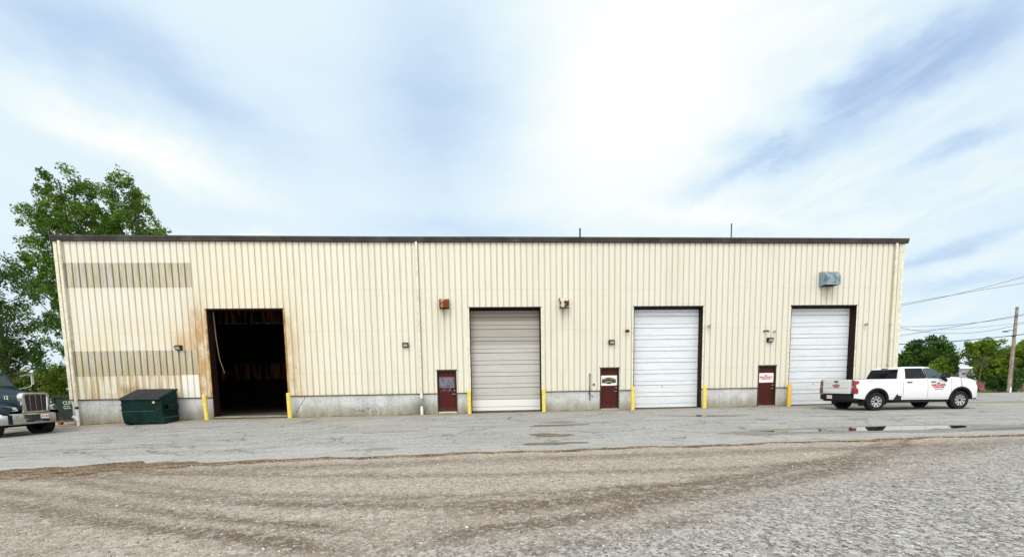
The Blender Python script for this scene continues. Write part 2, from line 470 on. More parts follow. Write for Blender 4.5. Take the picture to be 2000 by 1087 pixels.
def m_concrete():
    t = mat('concrete'); v = t.coord(); x, y, z = t.xyz(v)
    a = t.noise(v, 1.3, 5, .65); b = t.noise(v, 9., 5, .7); c3 = t.noise(t.scl(v, 1., 1, .4), 2.6, 5, .7)
    c = t.mix(a.ss(.3, .7), (.45, .465, .47), (.66, .675, .67))
    c = t.mix(b.ss(.45, .75) * .55, c, (.33, .33, .33)); c = t.mix(b.ss(.5, .25) * .5, c, (.74, .75, .75))
    # damp, mossy foot
    foot = (z + (c3 - .5) * 1.1 + x.ss(2., -.5) * .1)
    c = t.mix(foot.ss(.8, .2) * .65, c, (.235, .215, .135))
    c = t.mix(foot.ss(.26, -.1) * t.noise(t.scl(v, 1., 1, .7), 4., 5, .7).ss(.3, .62) * .85, c, (.17, .14, .045))
    c = t.mix((x.ss(6, 3) * .10 + a * .1), c, (.40, .36, .29))
    # rain-splash stain at the middle downspout and black tyre marks
    c = t.mix((((x - 16.35) * (x - 16.35) * -5.).exp()) * z.ss(1.15, .5) * .8, c, (.13, .12, .07))
    c = t.mix((((x - 13.6) * (x - 13.6) * -1.1).exp()) * (((z - .33) * (z - .33) * -26.).exp()) * t.noise(v, 5., 4, .7).ss(.48, .58) * .8, c, (.12, .12, .12))
    # board joints
    j = ((x / .61 + .02).fr() - .5).ab()
    jm = j.ss(.486, .494)
    c = t.mix(jm * .6, c, (.20, .20, .19))
    # crack by the bay
    q = (x - (z * .62 + 9.86 + (t.noise(v, 6., 3) - .5) * .22)).ab()
    c = t.mix(q.ss(.03, .008) * z.ss(.2, .3) * .9, c, (.13, .07, .05))
    return t.fin(c, .9, 0., t.bump(b + a - jm, .35, .015), Specular_IOR_Level=.2)

def m_rust_hood(name, base, rust, thr):
    t = mat(name); v = t.coord()
    n = t.noise(v, 3.2, 4, .55); f = t.noise(v, 30., 3)
    c = t.mix(f, base, tuple(min(1, q * 1.25) for q in base))
    r = t.mix(f, rust, tuple(q * .5 for q in rust))
    c = t.mix(n.ss(thr - .02, thr + .02), c, r)
    return t.fin(c, .75, 0., t.bump(f, .2, .01), Specular_IOR_Level=.1)

def m_door(name, c, dirty, grade=False):
    t = mat(name); v = t.coord(); x, y, z = t.xyz(v)
    a = t.noise(t.scl(v, .7, 1, 6.), 1.6, 4, .6); b = t.noise(v, 7., 4, .65)
    sec = t.noise(t.vec(0., 0., ((z - .17) / .61).fl() * 2.3), 1., 0)
    col = t.mix(a.ss(.3, .7), tuple(q * .9 for q in c), c)
    col = t.mix(b.ss(.5, .8) * .3, col, dirty)
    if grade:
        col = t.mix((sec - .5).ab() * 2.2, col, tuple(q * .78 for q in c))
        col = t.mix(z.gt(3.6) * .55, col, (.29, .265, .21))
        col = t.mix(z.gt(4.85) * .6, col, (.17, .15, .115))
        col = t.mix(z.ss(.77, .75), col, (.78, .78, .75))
    q = ((z - .17) / .61).fr()
    ln = (q - .99).ab().ss(.030, .010) + (q - .331).ab().ss(.022, .008) * .8
    col = t.mix(ln.mn(1.) * .75, col, tuple(k * .28 for k in dirty))
    return t.fin(col, .45, 0., t.bump(t.noise(t.scl(v, .4, 1, 30.), 4., 2), .08, .01), Specular_IOR_Level=.25)

def m_brown_door():
    t = mat('door_paint'); v = t.coord(); x, y, z = t.xyz(v)
    n = t.noise(v, 3., 4)
    c = t.mix(n, (.060, .013, .011), (.080, .018, .015))
    # the leftover of a sign torn from the first door
    def inside(q, a, b): return q.ss(a - .01, a + .03) * q.ss(b + .01, b - .03)
    msk = inside(x, 17.30, 18.10) * inside(z, 1.42, 1.98) * t.noise(v, 9., 5, .7).ss(.33, .5)
    msk2 = inside(x, 17.34, 17.98) * inside(z, 1.22, 1.40) * t.noise(t.scl(v, 1, 1, .5), 14., 4).ss(.5, .58) * .6
    c = t.mix((msk * .8 + msk2).mn(1.), c, t.mix(t.noise(v, 22., 4), (.10, .12, .18), (.33, .33, .38)))
    c = t.mix(z.ss(.5, .15) * t.noise(v, 8., 4).ss(.4, .7) * .35, c, (.16, .12, .09))
    return t.fin(c, .55, 0., None, Specular_IOR_Level=.12)

def m_leaf(name, a, b, c):
    t = mat(name)
    at = t.new('ShaderNodeAttribute', attribute_name='tone'); f = S(t.nt, at.outputs['Fac'])
    v = t.coord(); n = t.noise(v, .55, 4, .7)
    col = t.ramp((f * .65 + n * .45).mn(1.), [(.15, a), (.5, b), (.85, c)])
    m_ = t.fin(col, .6, 0., None, Specular_IOR_Level=.25)
    tr = t.new('ShaderNodeBsdfTranslucent'); t.put(tr, 0, t.mix(.5, col, (.16, .26, .03)))
    mxs = t.new('ShaderNodeMixShader'); mxs.inputs[0].default_value = .3
    out = [q for q in t.nt.nodes if q.type == 'OUTPUT_MATERIAL'][0]
    t.nt.links.new(t.b.outputs[0], mxs.inputs[1]); t.nt.links.new(tr.outputs[0], mxs.inputs[2]); t.nt.links.new(mxs.outputs[0], out.inputs[0])
    return m_

def m_glass(name, c, rough=.03, spec=.35):
    t = mat(name); v = t.coord()
    return t.fin(t.mix(t.noise(v, 2., 3), c, tuple(q * 1.6 + .004 for q in c)), rough, 0., None, Specular_IOR_Level=spec)

def m_paint(name, c, rough=.28, coat=.6, dirt=(.3, .27, .22), dz=.6):
    t = mat(name); v = t.coord(); x, y, z = t.xyz(v)
    n = t.noise(v, 5., 5, .7)
    col = t.mix(z.ss(dz, dz * .4) * n.ss(.25, .7) * .55, c, dirt)
    return t.fin(col, n * .12 + rough, 0., None, Coat_Weight=coat, Coat_Roughness=.06)

M = {}
M['gravel'] = m_gravel(); M['asphalt'] = m_asphalt(); M['soil'] = m_soil()
M['wall'] = m_wall(); M['clean'] = m_wall('clean white panel', True); M['fibre'] = m_fibre(); M['concrete'] = m_concrete()
M['trim'] = simple('cream_trim', (.74, .70, .56), .5, dirt=(.45, .36, .2), damt=.5)
M['pvc'] = simple('white_pvc', (.82, .83, .84), .4, var=.04)
M['rubber'] = simple('black_rubber', (.03, .03, .03), .8)
M['gutter'] = simple('bronze_gutter', (.052, .045, .042), .42, var=.25, scale=1.5, dirt=(.11, .12, .09), dscale=1.)
M['bronze'] = simple('bronze_trim', (.045, .028, .022), .5, var=.2)
M['jamb'] = simple('jamb_paint', (.022, .011, .009), .7, var=.2)
M['olive'] = simple('frame_paint', (.052, .048, .036), .5, var=.2)
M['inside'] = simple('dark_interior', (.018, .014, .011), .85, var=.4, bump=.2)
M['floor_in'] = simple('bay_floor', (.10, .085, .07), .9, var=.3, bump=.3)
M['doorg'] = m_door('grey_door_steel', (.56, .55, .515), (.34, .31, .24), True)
M['doorw'] = m_door('white_door_steel', (.76, .80, .84), (.5, .5, .48))
M['dleaf'] = m_brown_door()
M['steel'] = simple('brushed_steel', (.55, .54, .52), .35, .8)
M['yellow'] = simple('yellow_sleeve', (.84, .66, .12), .55, var=.08, dirt=(.36, .24, .07), dscale=5., damt=.7)
M['yellowo'] = simple('amber_sleeve', (.80, .50, .07), .5, var=.06, dirt=(.45, .30, .06), dscale=4., damt=.4)
M['white'] = simple('white_board', (.86, .86, .86), .5, var=.03)
M['red'] = simple('red_ink', (.55, .04, .06), .5); M['navy'] = simple('navy_ink', (.02, .015, .08), .5)
M['ink'] = simple('grey_ink', (.16, .18, .22), .5)
M['green_ink'] = simple('green_ink', (.03, .055, .015), .5); M['gold_ink'] = simple('gold_ink', (.55, .45, .08), .5)
M['pale_ink'] = simple('pale_ink', (.75, .70, .5), .5)
M['black'] = simple('black_plastic', (.018, .018, .02), .5, var=.2)
M['blackm'] = simple('black_metal', (.022, .022, .024), .6, var=.3, dirt=(.08, .065, .05))
M['tyre'] = simple('tyre_rubber', (.02, .02, .021), .85, var=.3, scale=9, dirt=(.07, .06, .05), dscale=5, bump=.15)
M['alloy'] = simple('machined_alloy', (.62, .63, .65), .3, .75, var=.05)
M['chrome'] = simple('chrome', (.52, .53, .53), .16, .95, var=.04, dirt=(.4, .37, .32), dscale=3, damt=.35)
M['lampglass'] = simple('lamp_glass', (.62, .62, .60), .2, var=.1)
M['glass'] = m_glass('dark_tint', (.006, .008, .012), .05, .14)
M['glass2'] = m_glass('green_tint', (.03, .06, .065))
M['carwhite'] = m_paint('white_paint', (.79, .80, .81), dz=.8)
M['redlens'] = simple('red_lens', (.26, .004, .008), .3, coat=.15)
M['greenbin'] = simple('green_steel', (.003, .020, .017), .6, var=.25, scale=2., dirt=(.02, .06, .05), dscale=1.6, bump=.05)
M['lid'] = simple('bin_lid', (.045, .048, .055), .5, var=.25)
M['oldgreen'] = simple('weathered_green', (.030, .045, .035), .7, var=.4, scale=3, dirt=(.10, .055, .03), dscale=2.5)
M['rustrail'] = simple('rusty_rail', (.26, .10, .03), .85, var=.4)
M['blue'] = m_paint('dark_blue_paint', (.001, .018, .028), .4, .04, (.05, .05, .05), .7)
M['blue'].node_tree.nodes['Principled BSDF'].inputs['Specular IOR Level'].default_value = .25
M['wood'] = simple('pole_wood', (.30, .24, .19), .9, var=.35, scale=4, bump=.4)
M['bark'] = simple('bark', (.13, .105, .08), .95, var=.35, scale=3, bump=.5)
M['wire'] = simple('cable', (.06, .065, .08), .6)
M['hood1'] = m_rust_hood('rusted_hood', (.30, .25, .2), (.22, .062, .014), .42)
M['hood2'] = m_rust_hood('peeling_hood', (.50, .46, .41), (.13, .042, .018), .50)
M['hood3'] = m_rust_hood('galvanised_hood', (.22, .29, .33), (.19, .25, .285), .55)
M['leafA'] = m_leaf('leaf_maple', (.020, .058, .006), (.080, .165, .014), (.21, .31, .035))
M['leafB'] = m_leaf('leaf_shrub', (.035, .085, .006), (.11, .19, .012), (.25, .34, .03))
M['leafC'] = m_leaf('leaf_dark', (.010, .034, .008), (.032, .085, .012), (.085, .16, .02))

# ------------------------------------------------------------------ ground sheets
def axis(lo, hi, fine_lo, fine_hi, step, coarse):
    a = list(np.arange(fine_lo, fine_hi + 1e-6, step)); s = step; x = fine_hi
    while x < hi: s = min(s * 1.35, coarse); x += s; a.append(x)
    s = step; x = fine_lo
    while x > lo: s = min(s * 1.35, coarse); x -= s; a.insert(0, x)
    return a
mb = MB()
xs = axis(-500, 600, -12, 90, 1.0, 60); ys = axis(-120, 700, -24, 30, .5, 60)
mb.grid([[(x, y, g(x, y)) for x in xs] for y in ys], flip=False)
tag(mb.build('ground', M['gravel']), 'brown and grey gravel yard in front of the long building', 'ground', kind='structure')

def edge(x):
    base = np.interp(x, [-30, 9, 10, 12.2, 16, 20, 26, 33, 42, 70], [-14.4, -13.5, -13.38, -13.05, -12.95, -12.85, -12.7, -12.45, -12.2, -11.8])
    return base + .07 * math.sin(x * 1.7) + .05 * math.sin(x * 4.3 + 1) + .025 * math.sin(x * 11.) + .02 * math.sin(x * 23.)
mb = MB(); axx = list(np.arange(-30, 60, .25)) + list(np.arange(60, 112, 1.))
nr = 80
rows = []
for j in range(nr + 1):
    f = j / nr; r = []
    for x in axx:
        y = lerp(edge(x), .30, f) if not (x < -.75 or x > 42.4) else lerp(edge(x), 22., f)
        r.append((x, y, g(x, y) + (.015 if j else -.01)))
    rows.append(r)
mb.grid(rows)
tag(mb.build('asphalt_lot', M['asphalt']), 'pale worn asphalt apron along the front of the building', 'pavement', kind='structure')

def sheet(name, pts, off, material, kind='structure', label=None, cat=None):
    """irregular flat patch that lies on the ground"""
    n = len(pts); cx = sum(p[0] for p in pts) / n; cy = sum(p[1] for p in pts) / n
    rings = []
    for f in (0.02, .35, .7, .9, 1.):
        rings.append([(lerp(cx, p[0], f), lerp(cy, p[1], f)) for p in pts])
    mb = MB()
    mb.grid([[(x, y, g(x, y) + off) for x, y in r + [r[0]]] for r in rings], flip=True)
    mb.add([(x, y, g(x, y) + off) for x, y in rings[0]], [tuple(range(n))])
    return tag(mb.build(name, material), label, cat, kind=kind)
def blobpts(cx, cy, rx, ry, n=48, seed=0, amp=.22, rot=0.):
    r = random.Random(seed); ph = [r.uniform(0, 6.28) for _ in range(5)]; out = []
    for k in range(n):
        a = k * 2 * math.pi / n
        q = 1 + amp * (math.sin(2 * a + ph[0]) * .5 + math.sin(3 * a + ph[1]) * .5 + math.sin(5 * a + ph[2]) * .35 + math.sin(9 * a + ph[3]) * .18 + math.sin(14 * a + ph[4]) * .12)
        x, y = rx * q * math.cos(a), ry * q * math.sin(a)
        out.append((cx + x * math.cos(rot) - y * math.sin(rot), cy + x * math.sin(rot) + y * math.cos(rot)))
    return out
tw = mat('puddle_water'); nn = tw.noise(tw.coord(), 6., 2)
M['water'] = tw.fin((.035, .032, .028), .015, 0., tw.bump(nn, .012, .01), IOR=1.5)
M['damp'] = simple('damp_dirt', (.15, .115, .075), .6, var=.35, scale=4, bump=.3)
M['damp2'] = simple('damp_asphalt', (.21, .195, .175), .55, var=.2, scale=5, bump=.2)
sheet('damp_ground', blobpts(31.6, -10.7, 4.6, .95, 64, 3, .16, -.06), .019, M['damp2'], label='damp asphalt round the long puddle', cat='ground')
def puddle_poly():
    top = [(27.6, -10.45), (28.57, -10.34), (29.73, -10.26), (30.89, -10.08), (32.24, -10.0), (33.31, -10.15), (34.09, -10.34)]
    bot = [(33.9, -10.75), (32.96, -10.95), (31.9, -11.1), (30.9, -11.0), (30.19, -10.95), (29.57, -10.9), (28.86, -10.86), (28.18, -10.7)]
    pts = top + bot; out = []
    for i in range(len(pts)):
        a, b = pts[i], pts[(i + 1) % len(pts)]
        for f in (0, .33, .66): out.append((lerp(a[0], b[0], f) + random.uniform(-.03, .03), lerp(a[1], b[1], f) + random.uniform(-.02, .02)))
    return out
sheet('puddle', puddle_poly(), .023, M['water'], label='long shallow puddle reflecting the pickup', cat='puddle')
sheet('damp_ground', blobpts(29.25, -4.45, 1.6, .62, 48, 8, .15, -.25), .019, M['damp2'], label='damp rim of the small puddle by the white door', cat='ground')
sheet('puddle', blobpts(29.2, -4.45, 1.1, .36, 40, 12, .2, -.28), .023, M['water'], label='small puddle in front of the middle white door', cat='puddle')
for i, (x, y, rx, ry) in enumerate([(21.6, -9.95, .62, .42), (21.4, -11.75, .8, .2), (22.25, -7.0, .95, .3), (22.45, -5.9, .7, .16), (35.8, -11.3, 2.4, .14)]):
    sheet('dirt_patch', blobpts(x, y, rx, ry, 40, 30 + i, .3), .020 + i * .001, M['damp'], label='brown silted hollow in the asphalt', cat='ground')
# ragged brown soil strip between asphalt and gravel
mb = MB(); rows = [[], [], [], []]
for x in np.arange(6., 40., .12):
    wdt = np.interp(x, [6, 10, 12.2, 13.0, 14., 15, 18, 22, 40], [1.0, .95, .85, .7, .28, .2, .15, .12, .10]) * (1 + .35 * math.sin(x * 3.1) * math.sin(x * 1.3 + 2) + .2 * math.sin(x * 9.))
    e = edge(x)
    for k, f in enumerate((.45, .1, -.4, -1.)):
        y = e + wdt * f; rows[k].append((x, y, g(x, y) + (.021 if f > 0 else (.019 if f > -.9 else -.004))))
mb.grid(rows, flip=True)
tag(mb.build('soil_strip', M['soil']), 'brown soil washed along the edge of the asphalt', 'ground', kind='structure')

# loose stones near the camera: nobody could count them
def stones(name, n, x0, x1, y0, y1, s0, s1, material, seed, bias=None):
    rs = np.random.RandomState(seed)
    V = np.array([(1, 0, 0), (-.5, .87, 0), (-.5, -.87, 0), (.3, .3, .75), (-.35, -.1, .8), (0, 0, -.3)])
    F = np.array([(0, 1, 3), (1, 4, 3), (1, 2, 4), (2, 0, 3), (2, 3, 4), (1, 0, 5), (2, 1, 5), (0, 2, 5)])
    P = []; 
    xs_ = rs.uniform(x0, x1, n); ys_ = y0 + (y1 - y0) * rs.uniform(0, 1, n) ** 1.6
    vs = []; fs = []
    for i in range(n):
        s = s0 + (s1 - s0) * rs.uniform() ** 3; a = rs.uniform(0, 6.28); ca, sa = math.cos(a), math.sin(a)
        q = V * rs.uniform(.6, 1.2, (6, 3)) * s * (1, rs.uniform(.6, 1), rs.uniform(.5, .9))
        x_ = q[:, 0] * ca - q[:, 1] * sa + xs_[i]; y_ = q[:, 0] * sa + q[:, 1] * ca + ys_[i]; z_ = q[:, 2] + g(xs_[i], ys_[i])
        vs.append(np.stack([x_, y_, z_], 1)); fs.append(F + i * 6)
    me = bpy.data.meshes.new(name); me.from_pydata(np.concatenate(vs).tolist(), [], np.concatenate(fs).tolist())
    me.materials.append(material); o = bpy.data.objects.new(name, me); COL.objects.link(o); return o
ts = mat('stone'); tv = ts.coord(); sxx, syy, _ = ts.xyz(ts.voro(tv, 14.))
M['stone'] = ts.fin(ts.ramp(sxx, [(.0, (.09, .075, .065)), (.4, (.24, .21, .18)), (.8, (.40, .38, .35)), (1., (.70, .68, .64))]), .9)
o = stones('gravel_stones', 12000, 14.0, 31, -19.4, -13.6, .008, .026, M['stone'], 5)
tag(o, 'loose crushed stones scattered over the near gravel', 'gravel', kind='stuff')
# ------------------------------------------------------------------ the long building
WX0, WX1, ZP, ZT, BY = -.74, 42.34, 1.15, 8.72, 11.95
PIT = .3048
bays = [(6.02, 9.71), (18.95, 22.64), (27.54, 31.28), (36.13, 39.83)]
mand = [(17.21, 18.22), (25.76, 26.78), (34.44, 35.44)]
holes = [(a, b, 0, 5.47) for a, b in bays] + [(a, b, 0, 2.32) for a, b in mand]
strips = [(-.70, 5.45, 6.53, 7.70), (-.70, 5.42, 2.28, 3.50)]
clean = (4.62, 5.42, ZP, 2.28)

def rib_profile(x0, x1, face, deep):
    pts = []
    k = int(math.floor(x0 / PIT)) - 1
    while k * PIT < x1 + 1:
        c = k * PIT
        for dx_, y_ in ((-.040, face), (-.022, deep), (.022, deep), (.040, face)): pts.append((c + dx_, y_))
        k += 1
    def yy(x):
        for a, b in zip(pts, pts[1:]):
            if a[0] <= x <= b[0]: return a[1] + (b[1] - a[1]) * (x - a[0]) / max(1e-9, b[0] - a[0])
        return face
    cuts = {x0, x1} | {p[0] for p in pts if x0 < p[0] < x1}
    return cuts, yy

def corrugated(x0, x1, z0, z1, face, deep, holes, zones, swap=None):
    """returns mesh builders: [plain] + one for each zone"""
    cuts, yy = rib_profile(x0, x1, face, deep)
    for a, b, _, _ in holes + zones:
        for q in (a, b):
            if x0 < q < x1: cuts.add(q)
    cs = sorted(cuts); out = [MB() for _ in range(1 + len(zones))]
    P = swap or (lambda x, y, z: (x, y, z))
    for a, b in zip(cs, cs[1:]):
        if b - a < 1e-5: continue
        mid = (a + b) / 2; zc = {z0, z1}
        for h in holes + zones:
            if h[0] < mid < h[1]: zc |= {min(max(h[2], z0), z1), min(max(h[3], z0), z1)}
        zc = sorted(zc)
        for u, v in zip(zc, zc[1:]):
            if v - u < 1e-5: continue
            zm = (u + v) / 2
            if any(h[0] < mid < h[1] and h[2] < zm < h[3] for h in holes): continue
            i = 0
            for n_, h in enumerate(zones):
                if h[0] < mid < h[1] and h[2] < zm < h[3]: i = n_ + 1
            off = -.006 if i else 0
            out[i].add([P(a, yy(a) + off, u), P(b, yy(b) + off, u), P(b, yy(b) + off, v), P(a, yy(a) + off, v)], [(0, 1, 2, 3)])
    return out

WH = thing('warehouse', 'long cream ribbed steel warehouse with brown gutter and four truck bays', 'building')
ms = corrugated(WX0, WX1, ZP, ZT, -.030, .004, holes, strips + [clean])
ms[0].build('wall', M['wall'], WH, label='cream ribbed front wall stained orange round the open bay')
ms[1].build('skylight_strip', M['fibre'], WH, label='upper grey translucent strip at the left end')
ms[2].build('skylight_strip', M['fibre'], WH, label='lower grey translucent strip at the left end')
ms[3].build('replacement_panel', M['clean'], WH, label='newer whiter patch of ribbed panel left of the open bay')
# end walls and rear wall
for X, sgn in ((WX0 + .02, 1), (WX1 - .02, -1)):
    q = corrugated(0.02, BY, ZP, ZT, 0, .034, [], [], swap=lambda x, y, z, X=X, s=sgn: (X + y * s, x, z))
    q[0].build('wall', M['trim'], WH)
bz = [(-.7, 14.5, 6.53, 7.70), (-.7, 14.5, 2.28, 3.50)]
q = corrugated(WX0, WX1, ZP, ZT, BY, BY - .034, [], bz)
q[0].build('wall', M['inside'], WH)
tb = mat('rear_strip'); vb = tb.coord(); tb.fin(tb.mix(tb.noise(tb.scl(vb, 3, 1, .4), 1.5, 4).ss(.35, .65), (.012, .005, .003), (.06, .028, .012)), .7)
trn = tb.new('ShaderNodeBsdfTranslucent'); tb.put(trn, 0, tb.mix(tb.noise(tb.scl(vb, 2.6, 1, .3), 1.9, 4).ss(.42, .66), (.0, .0, .0), (.042, .016, .006)))
mxn = tb.new('ShaderNodeMixShader'); mxn.inputs[0].default_value = .5
ou = [n for n in tb.nt.nodes if n.type == 'OUTPUT_MATERIAL'][0]
tb.nt.links.new(tb.b.outputs[0], mxn.inputs[1]); tb.nt.links.new(trn.outputs[0], mxn.inputs[2]); tb.nt.links.new(mxn.outputs[0], ou.inputs[0])
M['rear'] = tb.m
q[1].build('skylight_strip', M['rear'], WH, label='upper translucent strip in the rear wall seen through the open bay')
q[2].build('skylight_strip', M['rear'], WH, label='lower translucent strip in the rear wall seen through the open bay')
# roof (low gable), eave gutter
mb = MB(); RH = .55
for x0, x1 in ((WX0 - .03, WX1 + .03),):
    mb.prism([(-.02, ZT), (-.02, ZT + .16), (BY / 2, ZT + .16 + RH), (BY + .1, ZT + .16), (BY + .1, ZT)], 'x', x0, x1)
roof = mb.build('roof', M['gutter'], WH)
def gz(x): return -.015 * sstep(5, 14, x) * sstep(22, 14, x)   # the gutter dips a little in the middle
mb = MB()
prof = [(-.033, -.24), (-.13, -.24), (-.15, -.20), (-.15, -.13), (-.175, -.10), (-.175, 0), (-.16, .012), (-.033, .012)]
rows = []
xsg = list(np.arange(WX0 - .05, WX1 + .12, 1.2)) + [WX1 + .12]
for x in xsg: rows.append([(x, p[0], 8.942 + p[1] + gz(x)) for p in prof])
mb.grid(rows, smooth=False, flip=True)
for r, fl_ in ((rows[0], 1), (rows[-1], 0)): mb.add(r, [tuple(range(len(r)))[::-1] if fl_ else tuple(range(len(r)))])
mb.build('gutter', M['gutter'], WH)
# pipes through the roof
for x, y, zt, rr in ((25.6, 4., 10.85, .05), (35.05, 4., 11.18, .035)):
    MB().tube([(x, y, 9.0), (x, y, zt)], rr, 10).build('vent_pipe', M['wire'], roof)
# foundation
fh = [(a, b) for a, b in bays + mand]; fh.sort()
x = WX0 + .02
for a, b in fh + [(WX1 - .02, None)]:
    MB().box(x, a, .006, .42, -.6, ZP).build('foundation', M['concrete'], WH, bevel=.015)
    x = b
for X0_, X1_ in ((WX0 + .06, WX0 + .3), (WX1 - .3, WX1 - .06)):
    MB().box(X0_, X1_, .43, BY, -.6, ZP).build('foundation', M['concrete'], WH)
MB().box(WX0 + .31, WX1 - .31, BY - .3, BY - .04, -.6, ZP).build('foundation', M['inside'], WH)
# dark base trim under the panels
x = WX0
for a, b in fh + [(WX1, None)]:
    MB().box(x, a, -.045, .005, ZP - .032, ZP + .004).build('base_trim', M['bronze'], WH)
    x = b
# corner trims
for a, b in ((WX0 - .02, WX0 + .13), (WX1 - .13, WX1 + .02)):
    MB().box(a, b, -.045, .12, ZP - .01, ZT - .03).build('corner_trim', M['trim'], WH, bevel=.006)
# floor and dark lining of the bays
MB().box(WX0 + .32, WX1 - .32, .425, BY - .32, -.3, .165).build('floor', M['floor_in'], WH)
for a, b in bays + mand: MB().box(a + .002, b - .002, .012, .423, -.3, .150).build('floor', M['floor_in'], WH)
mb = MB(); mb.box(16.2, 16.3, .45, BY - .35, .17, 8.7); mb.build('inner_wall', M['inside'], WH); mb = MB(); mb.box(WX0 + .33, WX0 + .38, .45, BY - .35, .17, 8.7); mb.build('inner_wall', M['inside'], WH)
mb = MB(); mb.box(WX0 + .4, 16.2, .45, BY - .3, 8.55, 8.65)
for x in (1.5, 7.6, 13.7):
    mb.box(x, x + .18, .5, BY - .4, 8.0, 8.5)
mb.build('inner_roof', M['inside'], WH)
mb = MB()
for z in (1.16, 2.2, 3.56, 4.9, 6.4, 7.78): mb.box(WX0 + .4, 16.2, BY - .25, BY - .05, z, z + .09)
for x in (-.1, 1.75, 7.9, 14.): mb.box(x, x + .16, BY - .3, BY - .26, .17, 8.5)
mb.build('girt', M['inside'], WH)
# two benches of clutter just readable inside the open bay
M['stained'] = simple('stained_trim', (.42, .27, .10), .6, var=.4, scale=2)
# bay frames: head, jambs, drip cap
def frame(a, b, top, dep, mt, cap=.05, ft=.02, bot=.1):
    mb = MB()
    mb.box(a - .001, a + ft, -.036, dep, bot, top); mb.box(b - ft, b + .001, -.036, dep, bot, top)
    mb.box(a + ft, b - ft, -.036, dep, top - ft, top)
    mb.box(a - cap, b + cap, -.062, -.030, top, top + .035)
    return mb
for i, (a, b) in enumerate(bays):
    frame(a, b, 5.47, .44, M['jamb'], .04, .035).build('bay_frame', M['jamb'], WH)
    for q in (a - .085, b):
        MB().box(q, q + .085, -.042, -.031, ZP, 5.47).build('bay_trim', M['trim'] if i else M['stained'], WH)
# roll-up door leaves (open in the first bay)
def overhead(a, b, mt, name='garage_door'):
    pts = [(.17, .372)]; z = .17
    while z < 5.46:
        for dz_, yy in ((.005, .360), (.035, .360), (.040, .372), (.185, .372), (.192, .392), (.212, .392), (.219, .372),
                        (.325, .372), (.329, .376), (.335, .376), (.339, .372), (.455, .372), (.459, .376), (.465, .376), (.469, .372),
                        (.580, .372), (.587, .400), (.606, .400)):
            if z + dz_ < 5.46: pts.append((z + dz_, yy))
        z += .61
    mb = MB(); mb.grid([[(a + .03, y_, z_), (b - .03, y_, z_)] for z_, y_ in pts], smooth=False, flip=True)
    d_ = mb.build(name, mt, WH)
    c = (a + b) / 2
    MB().lathe([(.0, .35), (.035, .35), (.04, .366), (.04, .373)], 'y', (c - .12, 0, 1.30), 12).build('lock', M['steel'], d_)
    MB().box(a + .03, b - .03, .352, .368, .155, .175).build('weather_seal', M['rubber'], d_)
    return d_
d = overhead(*bays[1], M['doorg']); d['label'] = 'grey sectional bay door with a whiter bottom section'
d = overhead(*bays[2], M['doorw']); d['label'] = 'white sectional bay door left of the stretch with the security lights'
d = overhead(*bays[3], M['doorw']); d['label'] = 'white sectional bay door behind the pickup tail'
M['tan2'] = simple('dull_track', (.20, .14, .09), .6)
# bent door track and rolled curtain of the open bay
mb = MB(); mb.tube([(6.16, .30, 5.4), (6.18, .32, 4.2), (6.25, .36, 3.1), (6.42, .42, 2.35)], [.03, .03, .025, .02], 6)
mb.build('door_track', M['tan2'], WH)

MB().box(6.04, 9.69, -.06, .5, .10, .155).build('threshold', M['concrete'], WH)
# personnel doors
for i, (a, b) in enumerate(mand):
    fr = frame(a, b, 2.32, .20, M['olive'], .03, .045, .12).build('door_frame', M['olive'], WH)
    lf = MB().box(a + .045, b - .045, .075, .12, .20, 2.275).build('door', M['dleaf'], WH, bevel=.004)
    kx = b - .125
    mb = MB(); mb.lathe([(0, .03), (.03, .03), (.032, .075)], 'y', (kx, 0, 1.09), 14)
    mb.tube([(kx, .075, 1.09), (kx, .02, 1.09), (kx - .13, .015, 1.085)], .014, 8); mb.build('door_handle', M['steel'], lf)
    MB().lathe([(0, .035), (.03, .035), (.034, .075)], 'y', (kx, 0, 1.27), 14).build('deadbolt', M['steel'], lf)
    MB().box(a + .01, b - .01, -.03, .12, .145, .185).build('threshold', M['steel'] if i else M['trim'], WH)
    MB().box(a - .04, b + .04, -.10, .2, .0, .143).build('door_step', M['concrete'], WH, bevel=.01)
# downspouts
def spout(x, z0, z1, mt=M['trim'], straps=(7.6, 5.0, 3.9)):
    sp = MB().box(x - .055, x + .055, -.16, -.075, z0, z1).build('downspout', mt, WH, bevel=.012)
    for z in straps: MB().box(x - .085, x + .085, -.168, -.03, z, z + .03).build('strap', mt, sp, bevel=.004)
    return sp
s1 = spout(-.40, 1.05, 8.70, straps=(7.65, 5.15, 4.05, 3.95))
mb = MB(); mb.lathe([(.062, .80), (.062, 1.07)], 'z', (-.40, -.118, 0), 14); mb.build('collar', M['trim'], s1)
MB().lathe([(.066, .68), (.066, .80)], 'z', (-.40, -.118, 0), 14).build('rubber_coupling', M['rubber'], s1)
mb = MB(); mb.tube([(-.40, -.118, .69), (-.40, -.118, -.30)], .062, 14)
mb.tube([(-.40, -.118, .68), (-.40, -.118, .60)], .072, 14); mb.tube([(-.40, -.118, .16), (-.40, -.118, .08)], .072, 14)
mb.tube([(-.40, -.125, .16), (-.50, -.17, .28), (-.56, -.20, .33)], [.06, .062, .075], 12)
mb.build('drain_pipe', M['pvc'], s1)
s2 = spout(16.40, .96, 8.70, straps=(6.05, 4.90, 4.55, 3.1)); MB().box(16.335, 16.465, -.172, -.06, .90, 1.12).build('outlet', M['trim'], s2, bevel=.01)
mb = MB(); mb.tube([(16.40, -.13, .50), (16.40, -.13, .04)], .062, 14); mb.tube([(16.40, -.13, .40), (16.40, -.13, .04)], .075, 14)
mb.build('drain_pipe', M['pvc'], WH)
s3 = spout(41.82, .6, 8.70, straps=(4.5, 2.3))

